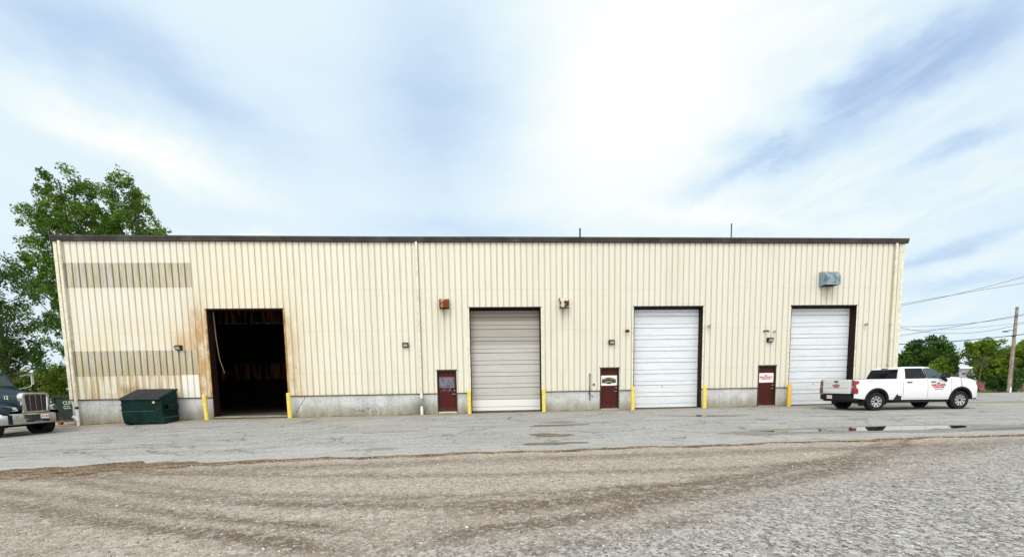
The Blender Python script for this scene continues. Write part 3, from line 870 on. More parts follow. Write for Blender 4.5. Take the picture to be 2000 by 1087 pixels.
# ------------------------------------------------------------------ things fixed to or standing by the front
def hood(label, x0, x1, z0, z1, dep, mt, name='exhaust_hood'):
    h = thing(name, label, 'vent hood', ((x0 + x1) / 2, -.03, z0), group='exhaust hoods on the front wall')
    wdt = (x1 - x0) / 2; ht = z1 - z0; n = 12
    prof = [(-dep, 0)] + [(-dep + dep * .72 * (1 - math.cos(a)), ht * .50 + ht * .5 * math.sin(a)) for a in [i * math.pi / 2 / n for i in range(n + 1)]] + [(0, ht)]
    mb = MB(); mb.grid([[(sx_, p[0], p[1]) for p in prof] for sx_ in (-wdt, wdt)], smooth=True)
    mb.grid([[(sx_ * .97, p[0] + .015, p[1] - .012) for p in prof] for sx_ in (-wdt, wdt)], smooth=True, flip=True)
    for s_ in (-1, 1):
        q = [(s_ * wdt, p[0], p[1]) for p in prof] + [(s_ * wdt, 0, 0)]
        mb.add(q, [tuple(range(len(q)))])
    mb.tube([(-wdt, -dep, .0), (wdt, -dep, .0)], .010, 6)
    c = mb.build('cowl', mt, h)
    MB().box(-wdt * .9, wdt * .9, -.02, .0, .01, ht * .9).build('duct', M['black'], h)
    MB().box(-wdt - .02, wdt + .02, -.012, .0, -.02, ht + .025).build('flange', mt, h)
    return h
hood('small boxy exhaust hood rusted orange, right of the middle downspout', 17.47, 17.93, 5.44, 5.90, .30, M['hood1'])
hood('small exhaust hood with peeling grey paint and brown rust, right of the grey bay door', 23.60, 24.06, 5.44, 5.91, .30, M['hood2'])
hood('large blue-grey curved exhaust hood above the bay door behind the pickup', 37.63, 38.43, 6.48, 7.20, .48, M['hood3'])

def wallpack(label, x, z):
    h = thing('wall_lamp', label, 'wall lamp', (x, -.03, z), group='dark wall lamps on the front wall')
    MB().prism([(0, -.12), (0, .13), (-.10, .13), (-.21, .07), (-.22, .045), (-.10, -.12)], 'x', -.14, .14).build('housing', M['bronze'], h, bevel=.015)
    MB().prism([(-.218, .035), (-.222, .03), (-.112, -.10), (-.104, -.10)], 'x', -.105, .105).build('lens', M['lampglass'], h)
wallpack('dark wall lamp above the lower translucent strip, left of the open bay', 4.63, 3.61)
wallpack('dark wall lamp just left of the middle downspout', 15.69, 3.62)
wallpack('dark wall lamp above the brown door with the green and gold sign', 26.35, 3.65)
wallpack('dark wall lamp above the brown door with the red-lettered sign', 34.96, 3.68)

def spotlet(name, label, cat, x, z, mt, s=1., yaw=-.5, group=None):
    h = thing(name, label, cat, (x, -.03, z), group=group)
    MB().lathe([(0, -.025), (.05 * s, -.02), (.055 * s, 0)], 'y', n=14).build('base', mt, h)
    a = Vector((0, -.03, 0)); b = Vector((.10 * s * math.sin(yaw), -.11, .02)); dr = Vector((math.sin(yaw), -math.cos(yaw) * .8, -.35)).normalized()
    MB().tube([a, b], .014, 8).build('arm', mt, h)
    MB().tube([b - dr * .05, b + dr * .02, b + dr * .10, b + dr * .13], [.030 * s, .045 * s, .055 * s, .058 * s], 12).build('head', mt, h)
M['redm'] = simple('red_housing', (.12, .012, .012), .5); M['tan'] = simple('tan_housing', (.40, .35, .22), .5); M['dk'] = simple('dark_housing', (.08, .08, .07), .5)
spotlet('alarm_bell', 'small dark red alarm sounder left of the middle white bay door', 'alarm', 27.26, 4.23, M['redm'], 1.3, -.7)
spotlet('flood_light', 'small tan twin spotlight to the right of the middle white bay door', 'spotlight', 31.62, 4.44, M['tan'], 1.3, -.4, 'small spotlights on the front wall')
spotlet('flood_light', 'small dark spotlight above left of the lamp over the red-lettered door', 'spotlight', 34.67, 4.15, M['dk'], 1., .5, 'small spotlights on the front wall')
spotlet('flood_light', 'small tan spotlight above right of the lamp over the red-lettered door', 'spotlight', 35.24, 4.13, M['tan'], 1., -.5, 'small spotlights on the front wall')
spotlet('flood_light', 'small tan spotlight right of the last bay door, above the pickup cab', 'spotlight', 40.38, 4.46, M['tan'], 1.2, -.5, 'small spotlights on the front wall')
h = thing('hydrant_pipe', 'thin dark standpipe with a tap, left of the brown door with the gold sign', 'standpipe', (25.20, -.08, .62))
MB().tube([(0, 0, 0), (0, 0, 1.42)], .022, 8).build('pipe', M['bronze'], h)
mb = MB(); mb.tube([(0, 0, .28), (0, -.05, .27), (.13, -.07, .27), (.14, -.07, .17)], .018, 8); mb.box(-.07, -.02, -.03, .03, .36, .42); mb.build('tap', M['bronze'], h)
for z in (1.36, .62): MB().box(-.03, .03, 0, .085, z, z + .04).build('clamp', M['bronze'], h)
h = thing('outlet_box', 'small round grey outlet cover between the standpipe and the brown door', 'outlet box', (25.42, -.03, 1.47))
mb = MB(); mb.lathe([(0, -.05), (.05, -.045), (.06, 0)], 'y', n=14); mb.build('cover', M['olive'], h)
MB().box(-.008, .008, -.06, -.05, -.02, .02).build('latch', M['steel'], h)

def bollard(label, x, mt, lean=0., y=-.36, ht=1.25):
    z = g(x, y); h = thing('bollard', label, 'bollard', (x, y, z - .05), group='yellow bollards beside the bay doors'); h.rotation_euler = (0, lean, 0)
    MB().lathe([(.098, 0), (.098, ht), (.094, ht + .03), (.075, ht + .055), (.03, ht + .065), (0, ht + .066)], 'z', n=22).build('sleeve', mt, h)
    MB().lathe([(.16, .045), (.15, .06), (.10, .062)], 'z', n=18).build('footing', M['damp2'], h)
bollard('leaning yellow bollard at the left side of the open bay', 5.86, M['yellow'], -.035)
bollard('yellow bollard at the right side of the open bay', 9.87, M['yellow'], -.01)
bollard('yellow bollard between the leftmost brown door and the grey bay door', 18.86, M['yellow'], 0, ht=1.19)
bollard('yellow bollard at the right side of the grey bay door', 22.71, M['yellow'], 0, ht=1.22)
bollard('yellow bollard at the left side of the middle white bay door', 27.42, M['yellow'], .005, ht=1.20)
bollard('yellow bollard at the right side of the middle white bay door', 31.30, M['yellow'], 0, ht=1.2)
bollard('amber bollard between the rightmost brown door and the last white bay door', 35.98, M['yellowo'], 0, ht=1.22)

# signs on the doors
sg = thing('door_sign', 'white door sign with a dark green arch and gold lettering', 'sign', (26.26, .072, 1.66), group='white signs on the brown doors')
MB().box(-.44, .44, -.008, 0, -.26, .27).build('board', M['white'], sg, bevel=.004)
mb = MB(); arc = [(-.37, -.13), (-.37, .085)] + [(-.37 + .74 * i / 14, .085 + .085 * math.sin(math.pi * i / 14)) for i in range(1, 14)] + [(.37, .085), (.37, -.13), (.14, -.13), (.10, -.175), (-.10, -.175), (-.14, -.13)]
mb.prism(arc, 'y', -.011, -.0085); mb.build('emblem', M['green_ink'], sg)
mb = MB(); w_ = 'DANIEL J. CLIFFORD'
for i, ch in enumerate(w_):
    f = (i - (len(w_) - 1) / 2) / (len(w_) / 2)
    if ch != ' ': put_text(mb, ch, .098, (f * .325, -.0115, .045 + .065 * (1 - f * f)), rot=(math.pi / 2, f * .22, 0), sx=.8, bold=.003)
mb.build('lettering', M['gold_ink'], sg)
mb = MB(); put_text(mb, '~  & SONS, INC.  ~', .062, (0, -.0115, -.055), bold=.002); mb.build('lettering', M['pale_ink'], sg)

def logo(mb_red, mb_navy, mb_grey, s, cx, cy, cz, ydir=-1, phone=True):
    """roof mark over two red lines"""
    mb_navy.prism([(cx - .085 * s, cz + .10 * s), (cx - .05 * s, cz + .145 * s), (cx - .02 * s, cz + .155 * s), (cx, cz + .175 * s), (cx + .03 * s, cz + .155 * s), (cx + .06 * s, cz + .14 * s), (cx + .085 * s, cz + .105 * s), (cx + .03 * s, cz + .115 * s), (cx + .005 * s, cz + .085 * s), (cx - .02 * s, cz + .11 * s)], 'y', cy - .002, cy)
    put_text(mb_red, "MARCHAND'S", .128 * s, (cx, cy - .001, cz + .035 * s), bold=.006 * s, sx=.86)
    put_text(mb_red, 'WAREHOUSE', .098 * s, (cx, cy - .001, cz - .065 * s), bold=.004 * s, sx=.92)
    if phone: put_text(mb_grey, '508 - 555 - 0142', .055 * s, (cx, cy - .001, cz - .155 * s), bold=.002 * s)
sg = thing('door_sign', 'white door sign with two red lines under a navy roof mark', 'sign', (34.93, .072, 1.68), group='white signs on the brown doors')
MB().box(-.43, .43, -.008, 0, -.26, .25).build('board', M['white'], sg, bevel=.004)
a_, b_, c_ = MB(), MB(), MB(); logo(a_, b_, c_, 1., 0, -.0085, -.01, phone=False)
a_.build('lettering', M['red'], sg); b_.build('emblem', M['navy'], sg)

def xf(mb, Mx):
    mb.v = [tuple(Mx @ Vector(p)) for p in mb.v]; return mb

# ------------------------------------------------------------------ bins
h = thing('dumpster', 'dark green front-load dumpster with two sloping black lids against the foundation', 'dumpster', (3.62, -.85, -.06))
mb = MB()   # body: side profile in (y,z), slanted top, undercut foot
prof = [(-.46, .06), (.42, .06), (.52, .16), (.52, 1.60), (-.50, 1.22), (-.54, 1.18), (-.54, .5)]
mb.prism(prof, 'x', -.90, .90)
body = mb.build('body', M['greenbin'], h, bevel=.012)
mb = MB(); mb.box(-.94, .94, -.585, -.52, 1.15, 1.22); mb.box(-.94, -.88, -.54, .55, 1.14, 1.19)
mb.prism([(-.55, 1.20), (.54, 1.60), (.54, 1.66), (-.55, 1.26)], 'x', .885, .945); mb.prism([(-.55, 1.20), (.54, 1.60), (.54, 1.66), (-.55, 1.26)], 'x', -.945, -.885)
mb.box(-.94, .94, .50, .56, 1.58, 1.66)
mb.build('rim', M['greenbin'], h, bevel=.006)
for a in (-.88, .01):
    mb = MB(); rows = []
    n = 60
    for j in (0, 1):
        r = []
        for i in range(n + 1):
            x = a + .87 * i / n; q = .5 + .5 * math.cos(i * 2 * math.pi / 10)
            y = -.60 if j == 0 else .50; z = (1.235 if j == 0 else 1.645) + .035 * (q > .4)
            r.append((x, y, z))
        rows.append(r)
    mb.grid(rows, smooth=False); mb.grid([[(p[0], p[1], p[2] - .03) for p in r] for r in rows], smooth=False, flip=True)
    mb.box(a, a + .87, -.625, -.598, 1.185, 1.262)
    mb.build('lid', M['lid'], h)
mb = MB()
for z in (.62,): mb.box(-.86, .56, -.556, -.535, z, z + .022)
for s_ in (-1, 1):
    mb.box(s_ * .905 - .012, s_ * .905 + .012, -.50, .50, .30, .34)
mb.build('stiffener', simple('bin_edge', (.05, .10, .09), .4), h)
for s_ in (-1, 1):
    mb = MB()
    xa, xb = (.90, 1.07) if s_ > 0 else (-1.07, -.90)
    mb.box(xa, xb, -.42, .36, .92, .96); mb.box(xa, xb, -.42, .36, .66, .70); mb.box(xb - .02 if s_ > 0 else xa, xb if s_ > 0 else xa + .02, -.34, .34, .70, .92)
    mb.build('fork_pocket', M['greenbin'], h, bevel=.006)
mb = MB(); mb.box(.50, .60, -.546, -.541, 1.0, 1.09); mb.build('sticker', simple('pale_sticker', (.65, .62, .35), .5), h)
MB().box(.60, .85, -.55, -.54, .62, .86).build('pocket_opening', M['black'], h)
for x in (-.8, .8):
    MB().box(x - .06, x + .06, -.42, .42, 0, .06).build('skid', M['blackm'], h)

h = thing('roll_off_container', 'weathered dark green scrap container with white lettering, half behind the left corner of the building', 'container', (-2.35, 2.1, -.22))
mb = MB(); mb.box(-1.32, 1.55, 0, .05, .22, 1.52); mb.box(-1.32, -1.26, .05, 2.2, .22, 1.52); mb.box(1.49, 1.55, .05, 2.2, .22, 1.52); mb.box(-1.26, 1.49, 2.15, 2.2, .22, 1.52); mb.box(-1.26, 1.49, .05, 2.15, .22, .28)
mb.build('body', M['oldgreen'], h, bevel=.01)
mb = MB(); mb.box(-1.36, 1.59, -.05, .07, 1.45, 1.56); mb.box(-1.36, -1.28, -.05, 2.25, 1.46, 1.55)
for x in (-1.2, 1.0, 1.4): mb.box(x, x + .07, -.05, 0, .25, 1.45)
mb.build('rib', M['oldgreen'], h, bevel=.008)
mb = MB(); mb.box(-1.3, 1.55, -.02, .12, .13, .23); mb.box(-1.3, 1.55, 1.9, 2.05, .13, .23); mb.build('rail', M['rustrail'], h)
for x in (-1.0, 1.2):
    MB().tube([(x, -.05, .08), (x, .12, .08)], .08, 12).build('roller', M['rustrail'], h)
mb = MB(); put_text(mb, 'CLIFFORD', .27, (-.75, -.004, 1.17), align='LEFT', sx=.85, bold=.006); put_text(mb, 'CO.   T', .24, (-.74, -.004, .93), align='LEFT', sx=.95, bold=.006)
mb.build('lettering', simple('faded_white', (.5, .52, .5), .7, var=.5, scale=12), h)

# ------------------------------------------------------------------ wheels
def wheel(parent, x, y, z, r, wd, side, spokes=9, rim=M['alloy'], rr=.62, name='wheel'):
    """side: -1 faces -y, +1 faces +y"""
    s = side
    T = MB(); hw = wd / 2; o = s * hw
    pr = [(r * rr, -s * hw), (r * .93, -s * hw), (r * .985, -s * hw * .8), (r, -s * hw * .5), (r, s * hw * .5), (r * .985, s * hw * .82), (r * .94, s * hw), (r * .8, s * hw * 1.03), (r * rr, s * hw * .95), (r * rr * .98, s * hw * .6)]
    T.lathe(pr, 'y', n=40)
    for k in range(36):   # tread blocks
        a = k * 2 * math.pi / 36; c_, s_ = math.cos(a), math.sin(a)
        for yy in (-.6, .1):
            q = [(r * 1.0, .0), (r * 1.012, .0)]
            y0, y1 = hw * yy, hw * (yy + .5)
            w2 = .028
            vs = []
            for rd in (r * .99, r * 1.013):
                for t_ in (-w2, w2):
                    for yv in (y0, y1): vs.append((rd * c_ - t_ * s_, yv, rd * s_ + t_ * c_))
            T.add(vs, [(0, 1, 3, 2), (4, 6, 7, 5), (0, 4, 5, 1), (2, 3, 7, 6), (0, 2, 6, 4), (1, 5, 7, 3)])
    w_ = T.build(name, M['tyre'], parent, loc=(x, y, z))
    Rm = MB(); R0 = r * rr
    Rm.lathe([(R0 * 1.0, o * .95), (R0 * .93, o * .92), (R0 * .90, o * .5), (R0 * .2, o * .35), (0, o * .35)], 'y', n=32, mi=1)
    Rm.lathe([(R0 * 1.01, o * .80), (R0 * 1.0, o * .98), (R0 * .955, o * .96), (R0 * .94, o * .8)], 'y', n=32, mi=0)
    for k in range(spokes):
        a = k * 2 * math.pi / spokes + .2; c_, s_ = math.cos(a), math.sin(a)
        def P(rd, t_, yv): return (rd * c_ - t_ * s_, yv, rd * s_ + t_ * c_)
        w0, w1 = R0 * .075, R0 * .125
        vs = [P(R0 * .2, -w0, o * .80), P(R0 * .2, w0, o * .80), P(R0 * .93, w1, o * .93), P(R0 * .93, -w1, o * .93), P(R0 * .2, -w0, o * .4), P(R0 * .2, w0, o * .4), P(R0 * .93, w1, o * .5), P(R0 * .93, -w1, o * .5)]
        Rm.add(vs, [(0, 1, 2, 3), (0, 4, 5, 1), (1, 5, 6, 2), (3, 2, 6, 7), (0, 3, 7, 4)])
    Rm.lathe([(R0 * .27, o * .4), (R0 * .26, o * .84), (R0 * .2, o * .9), (0, o * .9)], 'y', n=16, mi=1)
    Rm.build('rim', [rim, M['black']], w_)
    return w_

# ------------------------------------------------------------------ generic car shell
class Shell:
    def __init__(s, L, hw, top, bot, arches, ar, az, plan=None, tum=.05):
        s.L, s.hw, s.top, s.bot, s.arches, s.ar, s.az, s.tum = L, hw, top, bot, arches, ar, az, tum
        s.plan = plan or [(0, .97), (.3, 1), (L - .6, 1), (L - .2, .95), (L, .88)]
    def zt(s, x): return float(np.interp(x, [p[0] for p in s.top], [p[1] for p in s.top]))
    def zb(s, x):
        b = float(np.interp(x, [p[0] for p in s.bot], [p[1] for p in s.bot]))
        for c in s.arches:
            if abs(x - c) < s.ar: b = max(b, s.az + math.sqrt(s.ar ** 2 - (x - c) ** 2))
        return b
    def y(s, x, z):
        p = float(np.interp(x, [q[0] for q in s.plan], [q[1] for q in s.plan]))
        zt = s.zt(x)
        sec = np.interp(z, [.3, .55, .85, 1.05, zt - .12, zt], [.965, .985, 1.0, 1.0, 1 - s.tum * .55, 1 - s.tum])
        return s.hw * p * float(sec)
    def stations(s, x0, x1):
        st = set(np.arange(x0, x1, .08)) | {x0, x1}
        for c in s.arches:
            for k in range(25):
                q = c + s.ar * math.cos(math.pi * k / 24)
                if x0 < q < x1: st.add(q)
        return sorted(st)
    def side(s, mb, x0, x1, sd, off=0., z0=None, z1=None, n=9, mi=0):
        rows = []
        for x in s.stations(x0, x1):
            b = s.zb(x); t_ = s.zt(x)
            if z0 is not None: b = max(b, z0)
            if z1 is not None: t_ = min(t_, z1)
            rows.append([(x, sd * (s.y(x, lerp(b, t_, k / n)) + off), lerp(b, t_, k / n)) for k in range(n + 1)])
        mb.grid(rows, mi, flip=(sd > 0))
    def flare(s, c, sd, r0, r1, off, zmin):
        mb = MB(); rows = []
        for k in range(33):
            a = math.pi * k / 32
            p = []
            for rr, oo in ((r0 - .01, -.06), (r0, off), (r1 - .02, off), (r1, .002)):
                x, z = c + rr * math.cos(a), s.az + rr * math.sin(a)
                zz = max(z, zmin); p.append((x, sd * (s.y(min(max(x, .02), s.L - .02), max(.5, min(zz, s.zt(x) - .02))) + oo), zz))
            rows.append(p)
        mb.grid(rows, flip=(sd < 0)); return mb
    def deck(s, mb, x0, x1, crown=.03, mi=0, inset=0., n=10):
        rows = []
        for x in s.stations(x0, x1):
            z = s.zt(x); w_ = s.y(x, z) - inset
            rows.append([(x, w_ * (2 * k / n - 1), z + crown * (1 - (2 * k / n - 1) ** 2) ** .8) for k in range(n + 1)])
        mb.grid(rows, mi, flip=False)

def ring(x0, x1, hw, rc, z, n=6):
    p = []
    for cx_, cy_, a0 in ((x1 - rc, hw - rc, 0), (x0 + rc, hw - rc, math.pi / 2), (x0 + rc, -hw + rc, math.pi), (x1 - rc, -hw + rc, 1.5 * math.pi)):
        for k in range(n + 1):
            a = a0 + k * math.pi / 2 / n; p.append((cx_ + rc * math.cos(a), cy_ + rc * math.sin(a), z))
    return p
def greenhouse(levels):
    """levels: (x0,x1,halfwidth,corner radius,z)"""
    mb = MB(); rs = [ring(a, b, h_, c, z) for a, b, h_, c, z in levels]
    mb.grid([r + [r[0]] for r in rs], flip=True)
    mb.add(rs[-1], [tuple(range(len(rs[-1])))], smooth=True)
    return mb
def gh_at(levels, z, key):
    return float(np.interp(z, [l[4] for l in levels], [l[key] for l in levels]))
def spans(poly, extra=()):
    zs = [p[1] for p in poly]; z0, z1 = min(zs), max(zs)
    cuts = sorted(set([z0, z1] + [z for z in zs] + [z for z in extra if z0 < z < z1] + [z0 + (z1 - z0) * k / 6 for k in range(7)]))
    out = []
    for z in cuts:
        zz = min(max(z + 1.3e-5, z0 + 1.3e-5), z1 - 1.3e-5); xs_ = []
        for a, b in zip(poly, poly[1:] + poly[:1]):
            if (a[1] - zz) * (b[1] - zz) < 0: xs_.append(a[0] + (b[0] - a[0]) * (zz - a[1]) / (b[1] - a[1]))
        if xs_: out.append((min(xs_), max(xs_), z))
    return out
def pane_side(levels, poly, sd, off=.004):
    mb = MB()
    mb.grid([[(a, sd * (gh_at(levels, z, 2) + off), z), (b, sd * (gh_at(levels, z, 2) + off), z)] for a, b, z in spans(poly, [l[4] for l in levels])], smooth=False, flip=(sd > 0)); return mb
def pane_end(levels, poly, key, off):
    mb = MB()
    mb.grid([[(gh_at(levels, z, key) + off, a, z), (gh_at(levels, z, key) + off, b, z)] for a, b, z in spans(poly, [l[4] for l in levels])], smooth=False); return mb

# ------------------------------------------------------------------ white pickup
pk = thing('pickup_truck', 'white crew cab pickup with red lettered door, parked in front of the last bay door', 'pickup truck', (36.32, -2.92, .052), -.012)
L = 6.08
sh = Shell(L, 1.025, [(0, 1.42), (.1, 1.44), (2.2, 1.44), (2.35, 1.435), (4.6, 1.43), (4.75, 1.455), (5.2, 1.45), (5.65, 1.40), (5.9, 1.33), (6.02, 1.25), (6.08, 1.08)],
           [(0, .62), (.5, .55), (2.0, .50), (4.6, .48), (5.8, .50), (6.18, .55)], (1.19, 5.22), .50, .47,
           [(0, .955), (.12, .985), (.4, 1), (5.4, 1), (5.8, .985), (6.05, .94), (6.18, .86)], .065)
mb = MB()
for sd in (-1, 1): sh.side(mb, .10, L, sd)
sh.deck(mb, 4.62, L, .07)
# bed: rails, inner walls, front wall
for sd in (-1, 1):
    rows = []
    for x in np.arange(.10, 2.3, .1): rows.append([(x, sd * sh.y(x, 1.44), sh.zt(x)), (x, sd * (sh.y(x, 1.44) - .03), sh.zt(x) + .012), (x, sd * (sh.y(x, 1.44) - .11), sh.zt(x) + .005), (x, sd * (sh.y(x, 1.44) - .12), .92)])
    mb.grid(rows, flip=(sd > 0), smooth=False)
mb.box(2.22, 2.30, -.96, .96, .60, 1.43)
# front fascia
rows = []
for z in (.55, .8, 1.0): rows.append([(L - .02 * abs(k / 5) ** 2, k / 5 * sh.y(L, z), z) for k in range(-5, 6)])
mb.grid(rows)
body = mb.build('body', M['carwhite'], pk)
mb = MB(); mb.box(.16, 2.22, -.90, .90, .88, .93); mb.box(.25, 5.9, -.72, .72, .42, .62); mb.box(.8, 5.0, -.60, .60, .34, .45)
for c in (1.19, 5.22):
    for sd in (-1, 1):
        rows = []
        for k in range(17):
            a = math.pi * k / 16; rows.append([(c + .50 * math.cos(a), sd * .99, .47 + .50 * math.sin(a)), (c + .50 * math.cos(a), sd * .55, .47 + .50 * math.sin(a))])
        mb.grid(rows)
    mb.tube([(c, -.8, .45), (c, .8, .45)], .06, 8)
mb.box(5.8, L - .05, -.85, .85, .45, .6)
mb.build('chassis', M['blackm'], pk)
# cab
lv = [(2.27, 4.72, .955, .06, 1.37), (2.28, 4.64, .95, .08, 1.43), (2.36, 4.31, .865, .10, 1.70), (2.44, 4.04, .785, .12, 1.90), (2.50, 3.90, .74, .12, 1.955), (2.62, 3.70, .64, .12, 1.985), (2.9, 3.4, .45, .1, 2.0)]
cabm = greenhouse(lv).build('cab', M['carwhite'], pk)
# black seal bands and glass
pane_end(lv, [(-.80, 1.455), (.80, 1.455), (.70, 1.885), (-.70, 1.885)], 0, -.006).build('rear_window', M['glass'], cabm)
pane_end(lv, [(-.86, 1.47), (.86, 1.47), (.70, 1.89), (-.70, 1.89)], 1, .006).build('windshield', M['glass2'], cabm)
MB().box(2.42, 2.50, -.16, .16, 1.915, 1.955).build('brake_light', M['redlens'], cabm, bevel=.006)
for sd in (-1, 1):
    for nm, x0, x1, wp, hx, gl in (('door', 2.42, 3.58, [(2.56, 1.455), (3.50, 1.455), (3.45, 1.90), (2.66, 1.90)], 2.72, 'glass'),
                               ('door', 3.60, 4.72, [(3.64, 1.455), (4.42, 1.455), (4.42, 1.50), (4.12, 1.79), (3.96, 1.90), (3.60, 1.90)], 3.86, 'glass2')):
        mb = MB(); sh.side(mb, x0 + .008, x1 - .008, sd, .0045, .56, 1.425)
        dr_ = mb.build(nm, M['carwhite'], pk)
        wp2 = wp if sd < 0 else wp
        bb = [(x + (.02 if x > sum(q[0] for q in wp) / len(wp) else -.02), z + (.018 if z > 1.7 else -.014)) for x, z in wp]
        pane_side(lv, bb, sd, .0035).build('window_seal', M['black'], dr_)
        pane_side(lv, wp, sd, .007).build('window', M[gl], dr_)
        yy = sh.y(hx, 1.28) + .012
        mb = MB(); mb.tube([(hx - .11, sd * (yy - .01), 1.285), (hx - .09, sd * (yy + .03), 1.29), (hx + .09, sd * (yy + .03), 1.29), (hx + .11, sd * (yy - .01), 1.285)], [.018, .022, .022, .018], 8)
        mb.build('handle', M['black'], dr_)
    mb = MB()
    for x in (2.42, 3.59, 4.73):   # shut lines
        sh.side(mb, x - .006, x + .006, sd, .0015, .56, 1.43)
    sh.side(mb, 2.42, 4.73, sd, .0015, .55, .562)
    sh.side(mb, 4.76, 4.772, sd, .0015, 1.2, 1.44)
    mb.build('shut_line', M['ink'], pk)
    pane_side(lv, [(3.52, 1.455), (3.60, 1.455), (3.56, 1.90), (3.49, 1.90)], sd, .009).build('door_pillar', M['black'], cabm)
    # flares, steps
    for c in (1.19, 5.22):
        sh.flare(c, sd, .49, .585, .022, .42).build('wheel_flare', M['black'], pk)
    mb = MB(); mb.tube([(2.35, sd * .95, .40), (4.65, sd * .95, .40)], .045, 8); mb.box(2.5, 4.5, sd * .92 - .05, sd * .92 + .05, .425, .452)
    for x in (2.6, 3.5, 4.4): mb.box(x, x + .05, sd * .95 - .3 * (sd > 0), sd * .95 + .3 * (sd < 0), .38, .42)
    mb.build('side_step', M['black'], pk)
    # corner step notch ahead of the rear wheel and mud flap
    mb = MB(); mb.add([(1.92, sd * (sh.y(2, .6) + .004), .44), (2.34, sd * (sh.y(2.3, .6) + .004), .44), (2.36, sd * (sh.y(2.3, .6) + .004), .80), (2.14, sd * (sh.y(2.1, .7) + .004), .76)], [(0, 1, 2, 3)])
    mb.build('bed_step', M['black'], pk)
    MB().box(1.72, 1.735, sd * .78 - .14, sd * .78 + .14, .28, .55).build('mud_flap', M['rubber'], pk)
    MB().box(.66, .675, sd * .78 - .16, sd * .78 + .16, .24, .60).build('mud_flap', M['rubber'], pk)
    # tow mirrors
    mb = MB(); mb.prism([(4.10, 1.45), (4.26, 1.45), (4.30, 1.50), (4.28, 1.64), (4.23, 1.68), (4.14, 1.68), (4.09, 1.64), (4.08, 1.50)], 'y', sd * 1.09, sd * 1.32)
    mb.tube([(4.30, sd * .93, 1.44), (4.2, sd * 1.16, 1.46)], .045, 8); mb.tube([(4.30, sd * .96, 1.42), (4.42, sd * 1.03, 1.38), (4.46, sd * 1.02, 1.30)], [.05, .065, .04], 8)
    mr = mb.build('mirror', M['black'], pk, bevel=.015)
    MB().box(4.075, 4.083, min(sd * 1.12, sd * 1.30), max(sd * 1.12, sd * 1.30), 1.51, 1.63).build('mirror_glass', M['glass2'], mr)
    # lamps
    tp = [(.095, .80), (.27, .80), (.27, 1.00), (.18, 1.08), (.18, 1.20), (.32, 1.27), (.34, 1.37), (.095, 1.40)]
    mb = MB(); mb.grid([[(lerp(a, b, k / 4), sd * (sh.y(lerp(a, b, k / 4), z) + .016), z) for k in range(5)] for a, b, z in spans(tp)]); 
    mb.add([(.088, sd * .965, .80), (.088, sd * .89, .80), (.088, sd * .89, 1.40), (.088, sd * .945, 1.40), (.098, sd * (sh.y(.1, .8) + .016), .80), (.098, sd * (sh.y(.1, 1.4) + .016), 1.40)], [(0, 1, 2, 3), (0, 3, 5, 4)])
    tl = mb.build('tail_light', M['redlens'], pk)
    mb = MB(); mb.box(.080, .089, min(sd * .90, sd * .95), max(sd * .90, sd * .95), 1.08, 1.16); mb.build('reverse_lamp', M['lampglass'], tl)
    MB().box(5.84, 6.07, min(sd * .66, sd * .88), max(sd * .66, sd * .88), .98, 1.14).build('headlight', M['lampglass'], pk, bevel=.02)
    for x, rw in ((1.19, -1), (5.22, 1)):
        wheel(pk, x, sd * .865, .425, .425, .27, sd, spokes=9, rr=.585)
# tailgate, bumper, plate
mb = MB(); mb.box(.085, .16, -.79, .79, .80, 1.42); mb.box(.076, .086, -.74, .74, 1.30, 1.40); mb.box(.078, .086, -.72, .72, .86, 1.04)
tg = mb.build('tailgate', M['carwhite'], pk, bevel=.010)
for sd in (-1, 1):
    mb = MB(); mb.grid([[(x, sd * (sh.y(x, 1.44) - .002), 1.447), (x, sd * (sh.y(x, 1.44) - .10), 1.462)] for x in np.arange(.12, 2.3, .15)], smooth=False, flip=(sd > 0)); mb.build('rail_cap', M['black'], pk)
MB().box(.068, .078, -.12, .12, 1.325, 1.40).build('handle', M['black'], tg, bevel=.008)
MB().box(.0735, .0765, -.70, .70, 1.050, 1.062).build('crease', M['ink'], tg)
Mr = Matrix.Translation((.073, 0, 1.16)) @ Matrix.Rotation(-math.pi / 2, 4, 'Z')
a_, b_, c_ = MB(), MB(), MB(); logo(a_, b_, c_, .62, 0, 0, 0)
xf(a_, Mr).build('lettering', M['red'], tg); xf(b_, Mr).build('emblem', M['navy'], tg); xf(c_, Mr).build('phone_number', M['ink'], tg)
mb = MB(); mb.prism([(.0, -.80), (.0, .80), (.10, .98), (.34, 1.01), (.34, .9), (.14, .80), (.14, -.80), (.34, -.9), (.34, -1.01), (.10, -.98)], 'z', .50, .735)
mb.box(.02, .2, -.70, .70, .43, .50); mb.tube([(-.02, 0, .42), (.3, 0, .42)], .05, 8)
bp_ = mb.build('bumper', M['black'], pk, bevel=.025)
mb = MB(); mb.box(-.012, -.002, .12, .43, .555, .71); pl = mb.build('licence_plate', M['white'], bp_, bevel=.004)
mb = MB(); put_text(mb, '4S 7216', .085, (0, 0, 0), bold=.002); xf(mb, Matrix.Translation((-.014, .275, .63)) @ Matrix.Rotation(-math.pi / 2, 4, 'Z')); mb.build('plate_number', M['ink'], pl) if False else mb.build('plate_number', M['red'], bp_)
